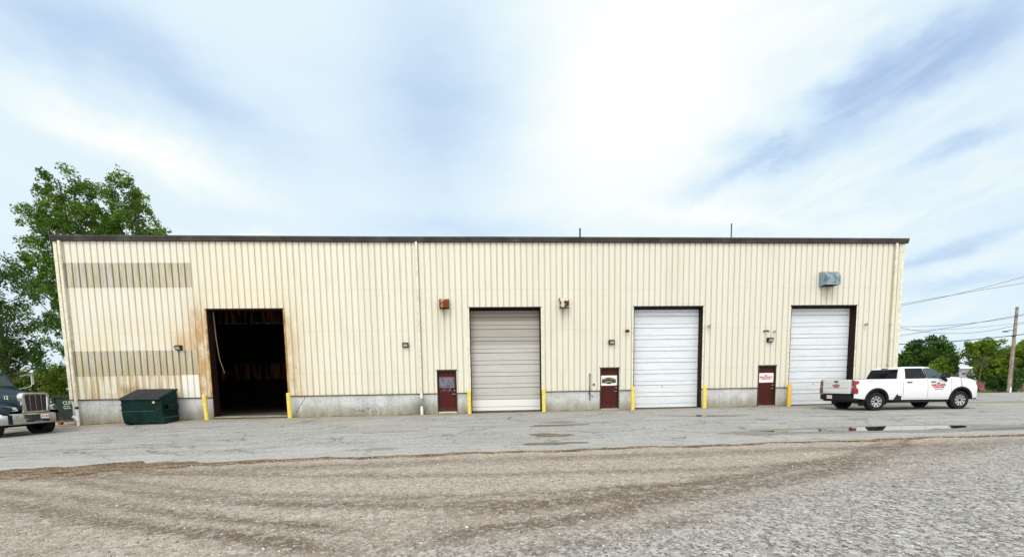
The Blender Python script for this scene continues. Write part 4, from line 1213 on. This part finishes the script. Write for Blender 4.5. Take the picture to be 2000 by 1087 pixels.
# door lettering
a_, b_, c_ = MB(), MB(), MB()
logo(a_, b_, c_, .98, 4.10, 0, 1.10)
for q in (a_, b_, c_): q.v = [(x, -(sh.y(x, z) + .010) + y, z) for x, y, z in q.v]
a_.build('lettering', M['red'], pk); b_.build('emblem', M['navy'], pk); c_.build('phone_number', M['ink'], pk)
mb = MB(); put_text(mb, '4 X 4', .075, (.85, -(sh.y(.85, 1.36) + .006), 1.355), bold=.002, sx=1.6); mb.build('badge', M['ink'], pk)
MB().box(6.02, 6.10, -.62, .62, .72, 1.10).build('grille', M['black'], pk, bevel=.02)
MB().box(5.95, 6.14, -.88, .88, .46, .66).build('front_bumper', M['black'], pk, bevel=.03)
mb = MB(); mb.box(4.72, 4.80, -.5, .5, 1.475, 1.49); mb.tube([(4.9, -.35, 1.535), (4.9, .35, 1.535)], .012, 6); mb.build('wiper', M['black'], pk)

# ------------------------------------------------------------------ small cars in the distance
def far_car(name, label, loc, rz, paint, suv=True):
    c = thing(name, label, 'car', loc, rz)
    L = 4.6
    s2 = Shell(L, .9, [(0, .95), (.05, 1.02), (3.2, 1.0), (3.5, .98), (4.3, .86), (4.52, .72), (4.6, .6)], [(0, .38), (.4, .3), (4.2, .3), (4.6, .38)], (.85, 3.65), .36, .32, tum=.06)
    mb = MB()
    for sd in (-1, 1): s2.side(mb, 0, L, sd)
    s2.deck(mb, 0, L, .03)
    for x in (0.0, L): mb.add([(x, -s2.y(x, .6), s2.zb(x)), (x, s2.y(x, .6), s2.zb(x)), (x, s2.y(x, .6), s2.zt(x)), (x, -s2.y(x, .6), s2.zt(x))], [(0, 1, 2, 3)])
    mb.build('body', paint, c)
    l2 = [(.06, 3.45, .83, .08, .98), (.35, 2.95, .72, .1, 1.30), (.5, 2.75, .62, .12, 1.38), (.9, 2.3, .4, .1, 1.41)] if suv else [(.5, 3.35, .80, .08, .98), (1.1, 2.7, .68, .1, 1.28), (1.3, 2.5, .55, .12, 1.33)]
    cb = greenhouse(l2).build('cab', paint, c)
    for sd in (-1, 1):
        pane_side(l2, [(.6 if suv else 1.0, 1.01), (1.75, 1.01), (1.75, 1.26), (.75 if suv else 1.3, 1.26)], sd).build('window', M['glass'], cb)
        pane_side(l2, [(1.83, 1.01), (3.0, 1.01), (2.62, 1.26), (1.83, 1.26)], sd).build('window', M['glass'], cb)
        MB().box(-.02, .05, min(sd * .6, sd * .85), max(sd * .6, sd * .85), .72, .86).build('tail_light', M['redlens'], c)
        MB().box(4.42, 4.55, min(sd * .5, sd * .78), max(sd * .5, sd * .78), .58, .70).build('headlight', M['lampglass'], c)
        for x in (.85, 3.65): wheel(c, x, sd * .80, .32, .32, .2, sd, spokes=5)
    pane_end(l2, [(-.66, 1.03), (.66, 1.03), (.56, 1.27), (-.56, 1.27)], 0, -.005).build('rear_window', M['glass'], cb)
    pane_end(l2, [(-.7, 1.02), (.7, 1.02), (.58, 1.27), (-.58, 1.27)], 1, .006).build('windshield', M['glass'], cb)
    MB().box(-.03, .02, -.8, .8, .40, .58).build('bumper', paint, c, bevel=.01)
    MB().box(.2, 4.4, -.7, .7, .18, .34).build('chassis', M['blackm'], c)
    return c
far_car('parked_car', 'dark red car parked far behind the nose of the white pickup', (55.75, 10.9, g(58, 11) + .16), 0, m_paint('red_paint', (.22, .012, .018)))
far_car('parked_car', 'dark blue car half hidden by bushes right of the utility pole', (88.2, 31.5, -.45), .15, m_paint('navy_paint', (.015, .022, .035)), False)

# ------------------------------------------------------------------ dark blue highway truck
tk = thing('semi_truck', 'dark blue long-nose truck with chrome bumper, cut off by the left edge of the picture', 'truck', (.66, -3.0, -.37))
# bumper
mb = MB(); rows = []
for k in range(-12, 13):
    y = 1.2 * k / 12; x = -.30 * (abs(y) / 1.2) ** 2.2
    if abs(k) == 12: x -= .02
    rows.append([(x - .10, y * .99, .585), (x - .01, y, .60), (x, y, .66), (x, y, .98), (x - .01, y, 1.035), (x - .12, y * .99, 1.05)])
for sd in (-1, 1):
    r = [(-.62, sd * 1.215, z) for z in (.70, .71, .74, .98, 1.035, 1.05)]
    if sd < 0: rows.insert(0, r)
    else: rows.append(r)
mb.grid(rows, flip=True)
bmp = mb.build('bumper', M['chrome'], tk)
for y in (-.32, .30): MB().box(-.03, .006, y - .14, y + .14, .68, .76).build('tow_slot', M['black'], bmp, bevel=.01)
mb = MB(); mb.box(-.0, .016, .08, .40, .80, .98); mb.build('licence_plate', M['white'], bmp, bevel=.004)
mb = MB(); put_text(mb, 'K61 804', .09, (0, 0, 0), bold=.002); xf(mb, Matrix.Translation((.019, .24, .885)) @ Matrix.Rotation(math.pi / 2, 4, 'Z')).build('plate_number', M['red'], bmp)
# grille
def rrect(hw, z0, z1, rc, n=5):
    p = []
    for cy_, cz_, a0 in ((hw - rc, z1 - rc, 0), (-hw + rc, z1 - rc, math.pi / 2)):
        for k in range(n + 1):
            a = a0 + k * math.pi / 2 / n; p.append((cy_ + rc * math.cos(a), cz_ + rc * math.sin(a)))
    return p + [(-hw * .93, z0), (hw * .93, z0)]
o_, i_ = rrect(.56, 1.06, 1.90, .16), rrect(.455, 1.13, 1.80, .08)
mb = MB(); n = len(o_)
lay = [[(-.22, *p) for p in o_], [(-.06, *p) for p in o_], [(-.03, *[lerp(a, b, .15) for a, b in zip(p, q)]) for p, q in zip(o_, i_)], [(-.03, *p) for p in i_], [(-.10, *p) for p in i_]]
mb.grid([r + [r[0]] for r in lay], smooth=True, flip=False)
gr = mb.build('grille_surround', M['chrome'], tk)
MB().prism(i_, 'x', -.12, -.095).build('grille_mesh', simple('grille_mesh', (.05, .04, .035), .5, scale=40, var=.6), gr)
for y in (-.23, 0, .23): MB().box(-.10, -.045, y - .018, y + .018, 1.13, 1.80).build('grille_bar', M['chrome'], gr, bevel=.006)
MB().lathe([(0, .0), (.5, .0), (.48, .3), (0, .5)], 'x', n=20).build('emblem', M['redlens'], gr, loc=(-.03, 0, 1.845)).scale = (.03, .11, .05)
# hood
mb = MB(); rows = []
for x, w_, zt in ((-.10, .52, 1.86), (-.30, .545, 1.905), (-.7, .58, 1.96), (-1.2, .64, 2.05), (-1.75, .74, 2.16)):
    r = [(x, -w_, 1.10), (x, -w_, 1.45), (x, -w_ * .99, zt - .16)]
    for k in range(9):
        a = math.pi * k / 8; r.append((x, -math.cos(a) * (w_ - .10) - (.0), zt - .10 + .10 * math.sin(a) ** .6))
    r += [(x, w_ * .99, zt - .16), (x, w_, 1.45), (x, w_, 1.10)]
    rows.append(r)
mb.grid(rows, flip=True)
hd = mb.build('hood', M['blue'], tk)
mb = MB(); put_text(mb, '12', .20, (-.62, -.583, 1.70), bold=.004); mb.build('number', M['pale_ink'], hd)
mb = MB(); put_text(mb, '12', .20, (0, 0, 0), bold=.004); xf(mb, Matrix.Translation((-.62, .583, 1.70)) @ Matrix.Rotation(math.pi, 4, 'Z')); mb.build('number', M['pale_ink'], hd)
for sd in (-1, 1):
    mb = MB(); rows = []
    cx_, cz_, ar = -.98, .53, .60
    for x in sorted(set(list(np.arange(-1.80, -.05, .07)) + [cx_ + ar * math.cos(k * math.pi / 16) for k in range(17)])):
        zt = float(np.interp(x, [-1.8, -1.5, -1.2, -.9, -.6, -.35, -.15, -.05], [1.10, 1.35, 1.49, 1.54, 1.50, 1.40, 1.24, 1.10]))
        zb = 1.0 if x > cx_ + ar or x < cx_ - ar else max(.62, cz_ + math.sqrt(max(0, ar * ar - (x - cx_) ** 2)))
        if x > cx_ + ar: zb = 1.0
        if x < cx_ - ar: zb = .75
        zb = min(zb, zt - .05); bx = -.30 * .9 if x > -.27 else 0
        ow = float(np.interp(x, [-1.8, -.5, -.25, -.05], [1.20, 1.20, 1.12, .95]))
        rows.append([(x, sd * .50, zt + .02), (x, sd * .75, zt), (x, sd * (ow - .16), zt - .02), (x, sd * (ow - .05), zt - .07), (x, sd * ow, max(zb, zt - .17)), (x, sd * ow, zb), (x, sd * (ow - .08), zb)])
    mb.grid(rows, flip=(sd < 0))
    fd = mb.build('fender', M['blue'], tk)
    mb = MB(); hp = [(-.14, .66, 1.16), (-.20, .95, 1.13), (-.34, 1.12, 1.14), (-.62, 1.205, 1.20), (-.66, 1.20, 1.28), (-.40, 1.10, 1.36), (-.24, .96, 1.36), (-.17, .70, 1.30)]
    mb.add([(x + .03, sd * (y + .015), z) for x, y, z in hp] + [(x - .12, sd * (y - .15), z) for x, y, z in hp], [tuple(range(8))] + [(i, (i + 1) % 8, (i + 1) % 8 + 8, i + 8) for i in range(8)])
    hl = mb.build('headlight', M['lampglass'], tk)
    MB().box(-.72, -.58, min(sd * 1.19, sd * 1.222), max(sd * 1.19, sd * 1.222), 1.20, 1.29).build('turn_signal', simple('amber_lens', (.7, .18, .03), .2), hl)
    wheel(tk, cx_, sd * 1.02, .525, .525, .29, sd, spokes=10, rim=M['chrome'], rr=.55)
    for xr in (-5.6, -6.9): wheel(tk, xr, sd * .95, .525, .525, .5, sd, spokes=10, rim=M['chrome'], rr=.55)
    # mirror on curved chrome bracket
    mb = MB(); mb.tube([(-1.62, sd * .92, 2.06), (-1.50, sd * 1.10, 2.12), (-1.46, sd * 1.28, 2.18), (-1.46, sd * 1.34, 2.30), (-1.46, sd * 1.34, 2.72)], .018, 8)
    mb.tube([(-1.62, sd * 1.02, 2.62), (-1.46, sd * 1.30, 2.72)], .015, 6)
    mm = mb.build('mirror_bracket', M['chrome'], tk)
    MB().box(-1.52, -1.47, min(sd * 1.36, sd * 1.46), max(sd * 1.36, sd * 1.46), 2.26, 2.68).build('mirror', M['chrome'], mm, bevel=.015)
    MB().tube([(-3.75, sd * .95, 1.2), (-3.75, sd * .95, 3.3)], .08, 14).build('exhaust_stack', M['chrome'], tk)
    MB().tube([(-2.4, sd * .95, .62), (-3.6, sd * .95, .62)], .30, 20).build('fuel_tank', M['chrome'], tk)
    MB().box(-2.3, -1.85, min(sd * .8, sd * 1.18), max(sd * .8, sd * 1.18), .55, .62).build('step', M['chrome'], tk)
# cab
l3 = [(-3.6, -1.70, 1.02, .10, .95), (-3.6, -1.72, 1.04, .12, 2.08), (-3.6, -1.80, 1.03, .14, 2.20), (-3.58, -2.05, .98, .16, 2.68), (-3.5, -2.15, .92, .18, 2.80), (-3.3, -2.4, .7, .2, 2.86)]
cb = greenhouse(l3).build('cab', M['blue'], tk)
for sd in (-1, 1):
    pane_end(l3, [(sd * .04, 2.20), (sd * .88, 2.20), (sd * .82, 2.64), (sd * .04, 2.66)], 1, .008).build('windshield', M['glass2'], cb)
    pane_side(l3, [(-2.95, 2.12), (-2.0, 2.12), (-2.15, 2.62), (-2.95, 2.62)], sd).build('window', M['glass'], cb)
    mb = MB(); yv = sd * 1.045
    mb.box(-2.97, -1.95, min(yv, yv + sd * .012), max(yv, yv + sd * .012), 1.05, 2.06); mb.build('door', M['blue'], cb, bevel=.006)
for y in (-.6, -.3, 0, .3, .6):
    MB().lathe([(.05, 0), (.045, .05), (0, .07)], 'z', n=12).build('marker_light', M['yellowo'], cb, loc=(-2.28, y, 2.81))
MB().box(-2.9, -2.55, -.45, -.15, 2.86, 2.98).build('beacon', simple('beacon_orange', (.8, .28, .12), .3), cb, bevel=.03)
mb = MB(); mb.box(-7.6, -.6, -.42, -.32, .72, .98); mb.box(-7.6, -.6, .32, .42, .72, .98)
for x in (-.98, -5.6, -6.9): mb.tube([(x, -.9, .53), (x, .9, .53)], .08, 8)
mb.box(-1.6, -.45, -.35, .35, .55, 1.05); mb.box(-.55, -.15, -1.0, 1.0, .62, 1.0)
mb.build('chassis', M['blackm'], tk)
mb = MB()
for y in (-.12, .10): mb.add([(-1.70, y - .01, 2.2), (-1.70, y + .01, 2.2), (-1.93, y + .42, 2.5), (-1.93, y + .40, 2.5)], [(0, 1, 2, 3)])
mb.build('wiper', M['black'], tk)

# ------------------------------------------------------------------ utility pole and wires
up = thing('utility_pole', 'tall weathered wooden utility pole with cables, right edge of the yard', 'utility pole', (78.2, 22, -.35))
MB().tube([(0, 0, 0), (.05, 0, 3.), (.14, 0, 9.5)], [.19, .17, .13], 14).build('pole', M['wood'], up)
mb = MB(); mb.tube([(.1, 0, 6.95), (-.55, 0, 6.98), (-.85, 0, 6.85)], .035, 8); mb.build('bracket', M['wire'], up)
MB().prism([(-1.25, 6.78), (-.80, 6.78), (-.78, 6.90), (-1.15, 6.92)], 'y', -.12, .12).build('lamp_head', M['wire'], up, bevel=.02)
mb = MB(); mb.lathe([(.17, 6.3), (.19, 6.32), (.19, 6.36), (.17, 6.38)], 'z', n=14); mb.build('band', M['wire'], up)
MB().box(-.14, .0, -.24, -.17, .0, .7).build('marker', M['white'], up)
mb = MB(); mb.tube([(.12, -.2, 0), (.16, -.19, 4.2)], .03, 6); mb.build('riser', M['wire'], up)
wires = [
    ('thin overhead cable, uppermost of the pair climbing to the right corner of the sky', [(30, 5.5), (64.77, 9.34), (71.77, 10.72), (78.82, 12.39), (95, 17)], .020),
    ('thin overhead cable, lower of the pair climbing to the right', [(30, 7.0), (64.76, 9.5), (71.77, 10.64), (78.89, 11.70), (95, 14.5)], .020),
    ('overhead cable running almost level to the pole top', [(30, 8.3), (64.69, 7.12), (71.58, 7.30), (78.33, 8.1), (95, 11.)], .022),
    ('overhead cable rising from low on the left to the upper part of the pole', [(30, 2.9), (64.58, 6.12), (70.28, 6.95), (78.32, 8.22), (95, 12.)], .022),
    ('sagging overhead cable tied to the pole by the street lamp arm', [(30, 11.), (64.69, 7.02), (70.33, 6.34), (74, 6.45), (78.0, 7.1), (95, 10.5)], .020),
    ('thick lowest overhead cable crossing in front of the pole', [(30, 5.0), (64.58, 5.23), (70.4, 5.45), (77.98, 6.04), (95, 8.2)], .045),
    ('faint overhead cable between the level one and the sagging one', [(30, 7.), (64.81, 6.80), (70.28, 6.80), (77.85, 7.33), (95, 9.)], .014)]
def smooth_curve(p, n=40):
    xs_ = np.linspace(p[0][0], p[-1][0], n); c = np.polyfit([q[0] for q in p[1:-1]], [q[1] for q in p[1:-1]], 2)
    return [(float(x), float(np.polyval(c, x)) if p[1][0] - 12 < x < p[-2][0] + 12 else float(np.polyval(c, min(max(x, p[1][0] - 12), p[-2][0] + 12)))) for x in xs_]
for i, (lab, p, r_) in enumerate(wires):
    y = 21.8 if i != 5 else 21.7
    q = smooth_curve([p[0]] + p[1:-1] + [p[-1]], 50)
    o = MB().tube([(a, y + i * .03, b) for a, b in q if a > 45], r_, 5, smooth=False).build('utility_cable', M['wire'])
    tag(o, lab, 'cable', 'overhead utility cables')

# far white shed
fb = thing('white_shed', 'low pale shed with a white roof far behind the young trees', 'building', (125.5, 62., -.5))
MB().box(-6, 6, 0, 14, 0, 3.9).build('wall', simple('shed_wall', (.36, .36, .40), .7, var=.15), fb)
MB().prism([(-.4, 3.9), (7, 4.3), (14.4, 3.9), (14.4, 4.1), (7, 4.5), (-.4, 4.15)], 'x', -6.4, 6.4).build('roof', M['white'], fb)
for x in (-4.2, -1, 2.4): MB().box(x, x + 1.6, -.03, .02, 1.2, 2.4).build('window', M['glass'], fb)
MB().box(-5.8, -4.9, -.03, .02, 0, 2.1).build('door', M['olive'], fb)

# ------------------------------------------------------------------ trees
def leaf_mesh(clumps, per, size, rs, flat=1.05):
    C = []; T = []
    for (cx_, cy_, cz_, r_, tone) in clumps:
        n_ = max(6, int(per * rs.uniform(.7, 1.3)))
        p = rs.normal(0, 1, (n_, 3)); p /= np.maximum(1e-6, np.linalg.norm(p, axis=1))[:, None]
        p *= (rs.uniform(0, 1, n_) ** .45)[:, None] * r_ * np.array([1.05, 1.05, flat])
        C.append(p + (cx_, cy_, cz_)); T.append(np.clip(tone + rs.normal(0, .13, n_), 0, 1))
    C = np.concatenate(C); T = np.concatenate(T); N = len(C)
    u = rs.normal(0, 1, (N, 3)); u /= np.linalg.norm(u, axis=1)[:, None]
    v = np.cross(u, rs.normal(0, 1, (N, 3))); v /= np.linalg.norm(v, axis=1)[:, None]
    s = size * rs.uniform(.6, 1.35, N)[:, None]
    V = np.empty((N, 4, 3)); V[:, 0] = C - u * s * .62; V[:, 1] = C + v * s * .30 - u * s * .05; V[:, 2] = C + u * s * .62; V[:, 3] = C - v * s * .30 - u * s * .05
    me = bpy.data.meshes.new('crown'); me.vertices.add(N * 4); me.vertices.foreach_set('co', V.reshape(-1))
    me.loops.add(N * 4); me.loops.foreach_set('vertex_index', np.arange(N * 4, dtype=np.int32))
    me.polygons.add(N); me.polygons.foreach_set('loop_start', np.arange(0, N * 4, 4, dtype=np.int32))
    me.polygons.foreach_set('loop_total', np.full(N, 4, dtype=np.int32))
    me.update(calc_edges=True)
    a = me.attributes.new('tone', 'FLOAT', 'FACE'); a.data.foreach_set('value', T.astype(np.float32))
    return me

def tree(name, label, cat, base, lobes, nclump, per, size, mt, seed, trunk_r=.25, crad=(.35, .75), group=None, top=None, limbs=26, shell=.35):
    """lobes: (dx,dy,z, rx,ry,rz) ellipsoids relative to the base"""
    rs = np.random.RandomState(seed)
    th = thing(name, label, cat, base, group=group)
    vol = np.array([l[3] * l[4] * l[5] for l in lobes]) ** .8; vol = vol / vol.sum(); cl = []
    for i in range(nclump):
        l = lobes[rs.choice(len(lobes), p=vol)]
        d_ = rs.normal(0, 1, 3); d_ /= np.linalg.norm(d_); r_ = lerp(shell, 1., rs.uniform() ** .55) * (1 + .10 * rs.normal())
        p = d_ * r_ * np.array(l[3:]) + np.array(l[:3])
        cl.append((p[0], p[1], p[2], rs.uniform(*crad), float(np.clip(rs.normal(.45, .2), .02, .98))))
    cl = [c for c in cl if c[2] > .15]
    me = leaf_mesh(cl, per, size, rs); me.materials.append(mt)
    cr = bpy.data.objects.new('crown', me); COL.objects.link(cr); cr.parent = th
    ztop = top or max(l[2] + l[5] * .55 for l in lobes)
    tx = sum(l[0] for l in lobes) / len(lobes); ty = sum(l[1] for l in lobes) / len(lobes)
    mb = MB(); n = 9; ax = []
    for i in range(n):
        f = i / (n - 1); ax.append(Vector((tx * f + .25 * trunk_r * 3 * math.sin(f * 5 + seed), ty * f, ztop * f)))
    mb.tube(ax, [trunk_r * (1.15 - f_ / (n - 1) * .98) for f_ in range(n)], 9)
    order = rs.permutation(len(cl))[:limbs]
    for i in order:
        c = Vector(cl[i][:3]); f = max(.18, min(.92, (c.z / ztop) * rs.uniform(.55, .85))); k = f * (n - 1); a = ax[int(k)].lerp(ax[min(n - 1, int(k) + 1)], k - int(k))
        r0 = trunk_r * (1.05 - f) * .42 + .012; mid_ = a.lerp(c, .5) + Vector((0, 0, -.06 * (c - a).length))
        mb.tube([a, mid_, c], [r0, r0 * .6, r0 * .2], 5)
    mb.build('trunk', M['bark'], th)
    return th
# tall pair behind the left end of the building
tree('tree', 'tall leafy tree with the higher left top, behind the left end of the building', 'tree', (-18.6, 22, -.3),
     [(-.1, 0, 20.0, 2.3, 2.3, 3.0), (-.2, 0, 16.6, 3.3, 3.0, 3.2), (-4.0, .5, 17.6, 1.5, 1.8, 2.4), (-2.3, 0, 18.6, 1.3, 1.6, 2.0), (-4.6, 0, 13.0, 1.2, 1.5, 2.6), (-3.6, 0, 13.6, 2.0, 2.2, 3.0), (-1.2, 0, 12.0, 2.6, 2.6, 3.5), (-.8, 0, 7.5, 2.4, 2.4, 3.2), (1.9, 0, 17.0, 2.0, 2.2, 2.8), (1.9, 0, 14.0, 2.2, 2.2, 3.)],
     560, 70, .195, M['leafA'], 11, .30, (.28, .66), 'tall trees behind the left end', limbs=50)
tree('tree', 'tall leafy tree with the lower right top, behind the roof at the left end', 'tree', (-14.6, 23, -.3),
     [(-.2, 0, 20.6, 1.7, 1.8, 2.3), (.1, 0, 17.6, 2.7, 2.5, 2.6), (2.0, 0, 16.0, 1.7, 1.9, 2.4), (0, 0, 14.6, 3.0, 3.0, 3.0), (0, 0, 10., 2.6, 2.6, 3.)],
     370, 70, .195, M['leafA'], 23, .30, (.28, .66), 'tall trees behind the left end', limbs=40)
tree('tree', 'dark leaning tree at the left edge above the blue truck', 'tree', (-13.2, 9.0, -.3),
     [(.0, 0, 9.0, 2.0, 2.2, 2.2), (.7, 0, 6.6, 2.0, 2.2, 2.0), (-1., 0, 5.0, 2.6, 2.4, 2.0), (.9, 0, 4.3, 1.9, 2., 1.0)],
     150, 90, .16, M['leafC'], 31, .22, (.3, .6), limbs=30)
tree('tree', 'slim dark sapling between the left edge tree and the building corner', 'tree', (-14.6, 18, -.3),
     [(-2.2, 0, 7.8, 1.4, 1.4, 1.6), (-.6, 0, 9.4, 1.2, 1.4, 1.6), (.2, 0, 6.4, 1.4, 1.4, 1.4), (-1.2, 0, 5.4, 1.8, 1.5, 1.0)],
     70, 42, .24, M['leafC'], 37, .13, (.3, .6), limbs=26, shell=.1)
for i, (x, y, s_, lab) in enumerate([(-17.3, 13.5, 1.0, 'bright green shrub behind the blue truck cab, leftmost of the hedge'), (-15.6, 14.2, 1.12, 'bright green shrub above the hood of the blue truck'),
                                     (-13.9, 13.6, 1.0, 'bright green shrub above the scrap container'), (-12.2, 14.4, 1.1, 'bright green shrub next to the left corner of the building'), (-10.4, 14.2, 1.0, 'bright green shrub mostly hidden by the left corner of the building')]):
    tree('shrub', lab, 'shrub', (x, y, -.3), [(0, 0, 1.9 * s_, 1.35, 1.3, 1.7 * s_), (.4, 0, 3.0 * s_, .8, .9, 1.0)], 95, 46, .17, M['leafB'], 50 + i, .07, (.25, .5), 'shrubs behind the blue truck', limbs=12, shell=.2)
tree('tree', 'dense dark backdrop tree behind the shrubs at the left', 'tree', (-19.5, 30, -.4), [(0, 0, 3.6, 4.5, 2.5, 2.6), (4.2, 0, 3.2, 4., 2.5, 2.3)], 170, 50, .36, M['leafC'], 66, .25, (.6, 1.), limbs=20)
# right-hand side
tree('tree', 'round dense dark green tree behind the pickup cab', 'tree', (85.2, 38, -.5), [(0, 0, 4.3, 3.7, 3.2, 3.0), (.1, 0, 6.2, 2.3, 2.3, 1.9), (-1.8, 0, 3.2, 2.4, 2.4, 2.4), (2., 0, 3.2, 2.4, 2.4, 2.4)], 330, 62, .34, M['leafC'], 71, .3, (.45, .85), limbs=30, shell=.45)
tree('tree', 'bright green bushy tree right of the round tree', 'tree', (77.2, 28, -.4), [(-.4, 0, 2.4, 1.5, 1.3, 1.3), (-1.9, 0, 2.1, 1.4, 1.2, 1.3), (-.6, 0, 3.7, .8, .8, .6), (-2.9, 0, 1.8, 1.3, 1.2, 1.2)], 110, 46, .24, M['leafB'], 73, .1, (.28, .55), limbs=20)
tree('tree', 'open young tree with bare forked stems left of the utility pole', 'tree', (79.6, 26.3, -.4), [(.1, 0, 5.5, 2.0, 1.3, .85), (-1.1, 0, 4.9, 1.2, 1.1, .7), (1.6, 0, 6.0, 1.0, .9, .5), (2.0, 0, 4.9, .7, .8, .5)], 85, 40, .26, M['leafB'], 75, .10, (.22, .45), limbs=34, shell=.1)
tree('shrub', 'dark bush at the foot of the utility pole', 'shrub', (80.6, 24.6, -.35), [(0, 0, 1.1, 1.9, 1.2, 1.0), (1.2, 0, 1.7, 1.4, 1.1, 1.1)], 100, 46, .20, M['leafC'], 77, .06, (.25, .45), 'bushes by the utility pole', limbs=10)
tree('tree', 'leafy tree rising behind the utility pole', 'tree', (84.0, 28, -.4), [(-.6, 0, 2.6, 1.7, 1.5, 1.7), (.6, 0, 3.9, 1.5, 1.3, 1.0), (2.6, 0, 3.4, 2.2, 1.7, 1.9), (3.4, 0, 4.9, 1.4, 1.2, 1.1)], 230, 50, .26, M['leafB'], 79, .16, (.3, .6), limbs=26)
tree('tree', 'tree at the right edge beyond the utility pole', 'tree', (91.5, 33, -.4), [(0, 0, 3.6, 2.6, 2., 2.4), (2.6, 0, 4.4, 2.4, 2., 2.6), (-2, 0, 2.6, 1.8, 2., 1.4)], 170, 50, .3, M['leafB'], 81, .16, (.35, .7), limbs=22)
tree('tree', 'tree tip showing past the right corner of the building', 'tree', (74.5, 44, -.5), [(0, 0, 3.2, 1.6, 1.4, 2.4)], 60, 50, .3, M['leafC'], 83, .16, (.35, .7), limbs=14)
for i, (x, y) in enumerate([(90, 58), (140, 90), (131, 66)]):
    tree('tree', ['distant tree behind the dark blue car', 'distant tree beyond the pale shed', 'distant tree at the far right edge behind the others'][i], 'tree', (x, y, -.5), [(0, 0, 4.6, 4., 3., 3.4)], 110, 46, .42, M['leafC'], 90 + i, .2, (.6, 1.), 'distant trees at the right', limbs=10)
# verge of rough grass at the far side of the yard
rs = np.random.RandomState(7)
vs = []; fs = []; 
for i in range(9000):
    x = rs.uniform(62, 98); y = 23.6 + abs(rs.normal(0, 1.6)) + (x - 62) * .02; z = g(x, y); h_ = rs.uniform(.12, .45); a = rs.uniform(0, 3.14); w_ = rs.uniform(.03, .08); l = rs.uniform(-.12, .12)
    o_ = len(vs); vs += [(x - w_ * math.cos(a), y - w_ * math.sin(a), z), (x + w_ * math.cos(a), y + w_ * math.sin(a), z), (x + l, y + l, z + h_)]; fs.append((o_, o_ + 1, o_ + 2))
me = bpy.data.meshes.new('grass'); me.from_pydata(vs, [], fs); me.materials.append(simple('dry_grass', (.22, .20, .07), .8, var=.5, scale=2)); o = bpy.data.objects.new('grass', me); COL.objects.link(o)
tag(o, 'rough dry grass verge at the far edge of the yard', 'grass', kind='stuff')
# small weeds and moss along the foundation
vs = []; fs = []
for i in range(2600):
    x = rs.uniform(-.6, 42); y = .0 - abs(rs.normal(0, .05))
    if any(a - .02 < x < b + .02 for a, b in bays + mand) or math.sin(x * 2.1) + math.sin(x * 5.3 + 1) < .1: continue
    z = g(x, y); h_ = rs.uniform(.02, .09); a = rs.uniform(0, 3.14); w_ = rs.uniform(.008, .02); l = rs.uniform(-.04, .04)
    o_ = len(vs); vs += [(x - w_ * math.cos(a), y - w_ * math.sin(a), z), (x + w_ * math.cos(a), y + w_ * math.sin(a), z), (x + l, y - abs(l), z + h_)]; fs.append((o_, o_ + 1, o_ + 2))
me = bpy.data.meshes.new('weeds'); me.from_pydata(vs, [], fs); me.materials.append(simple('weed', (.13, .13, .035), .8, var=.5, scale=9)); o = bpy.data.objects.new('weeds', me); COL.objects.link(o)
tag(o, 'sparse weeds and moss along the foot of the foundation', 'weeds', kind='stuff')
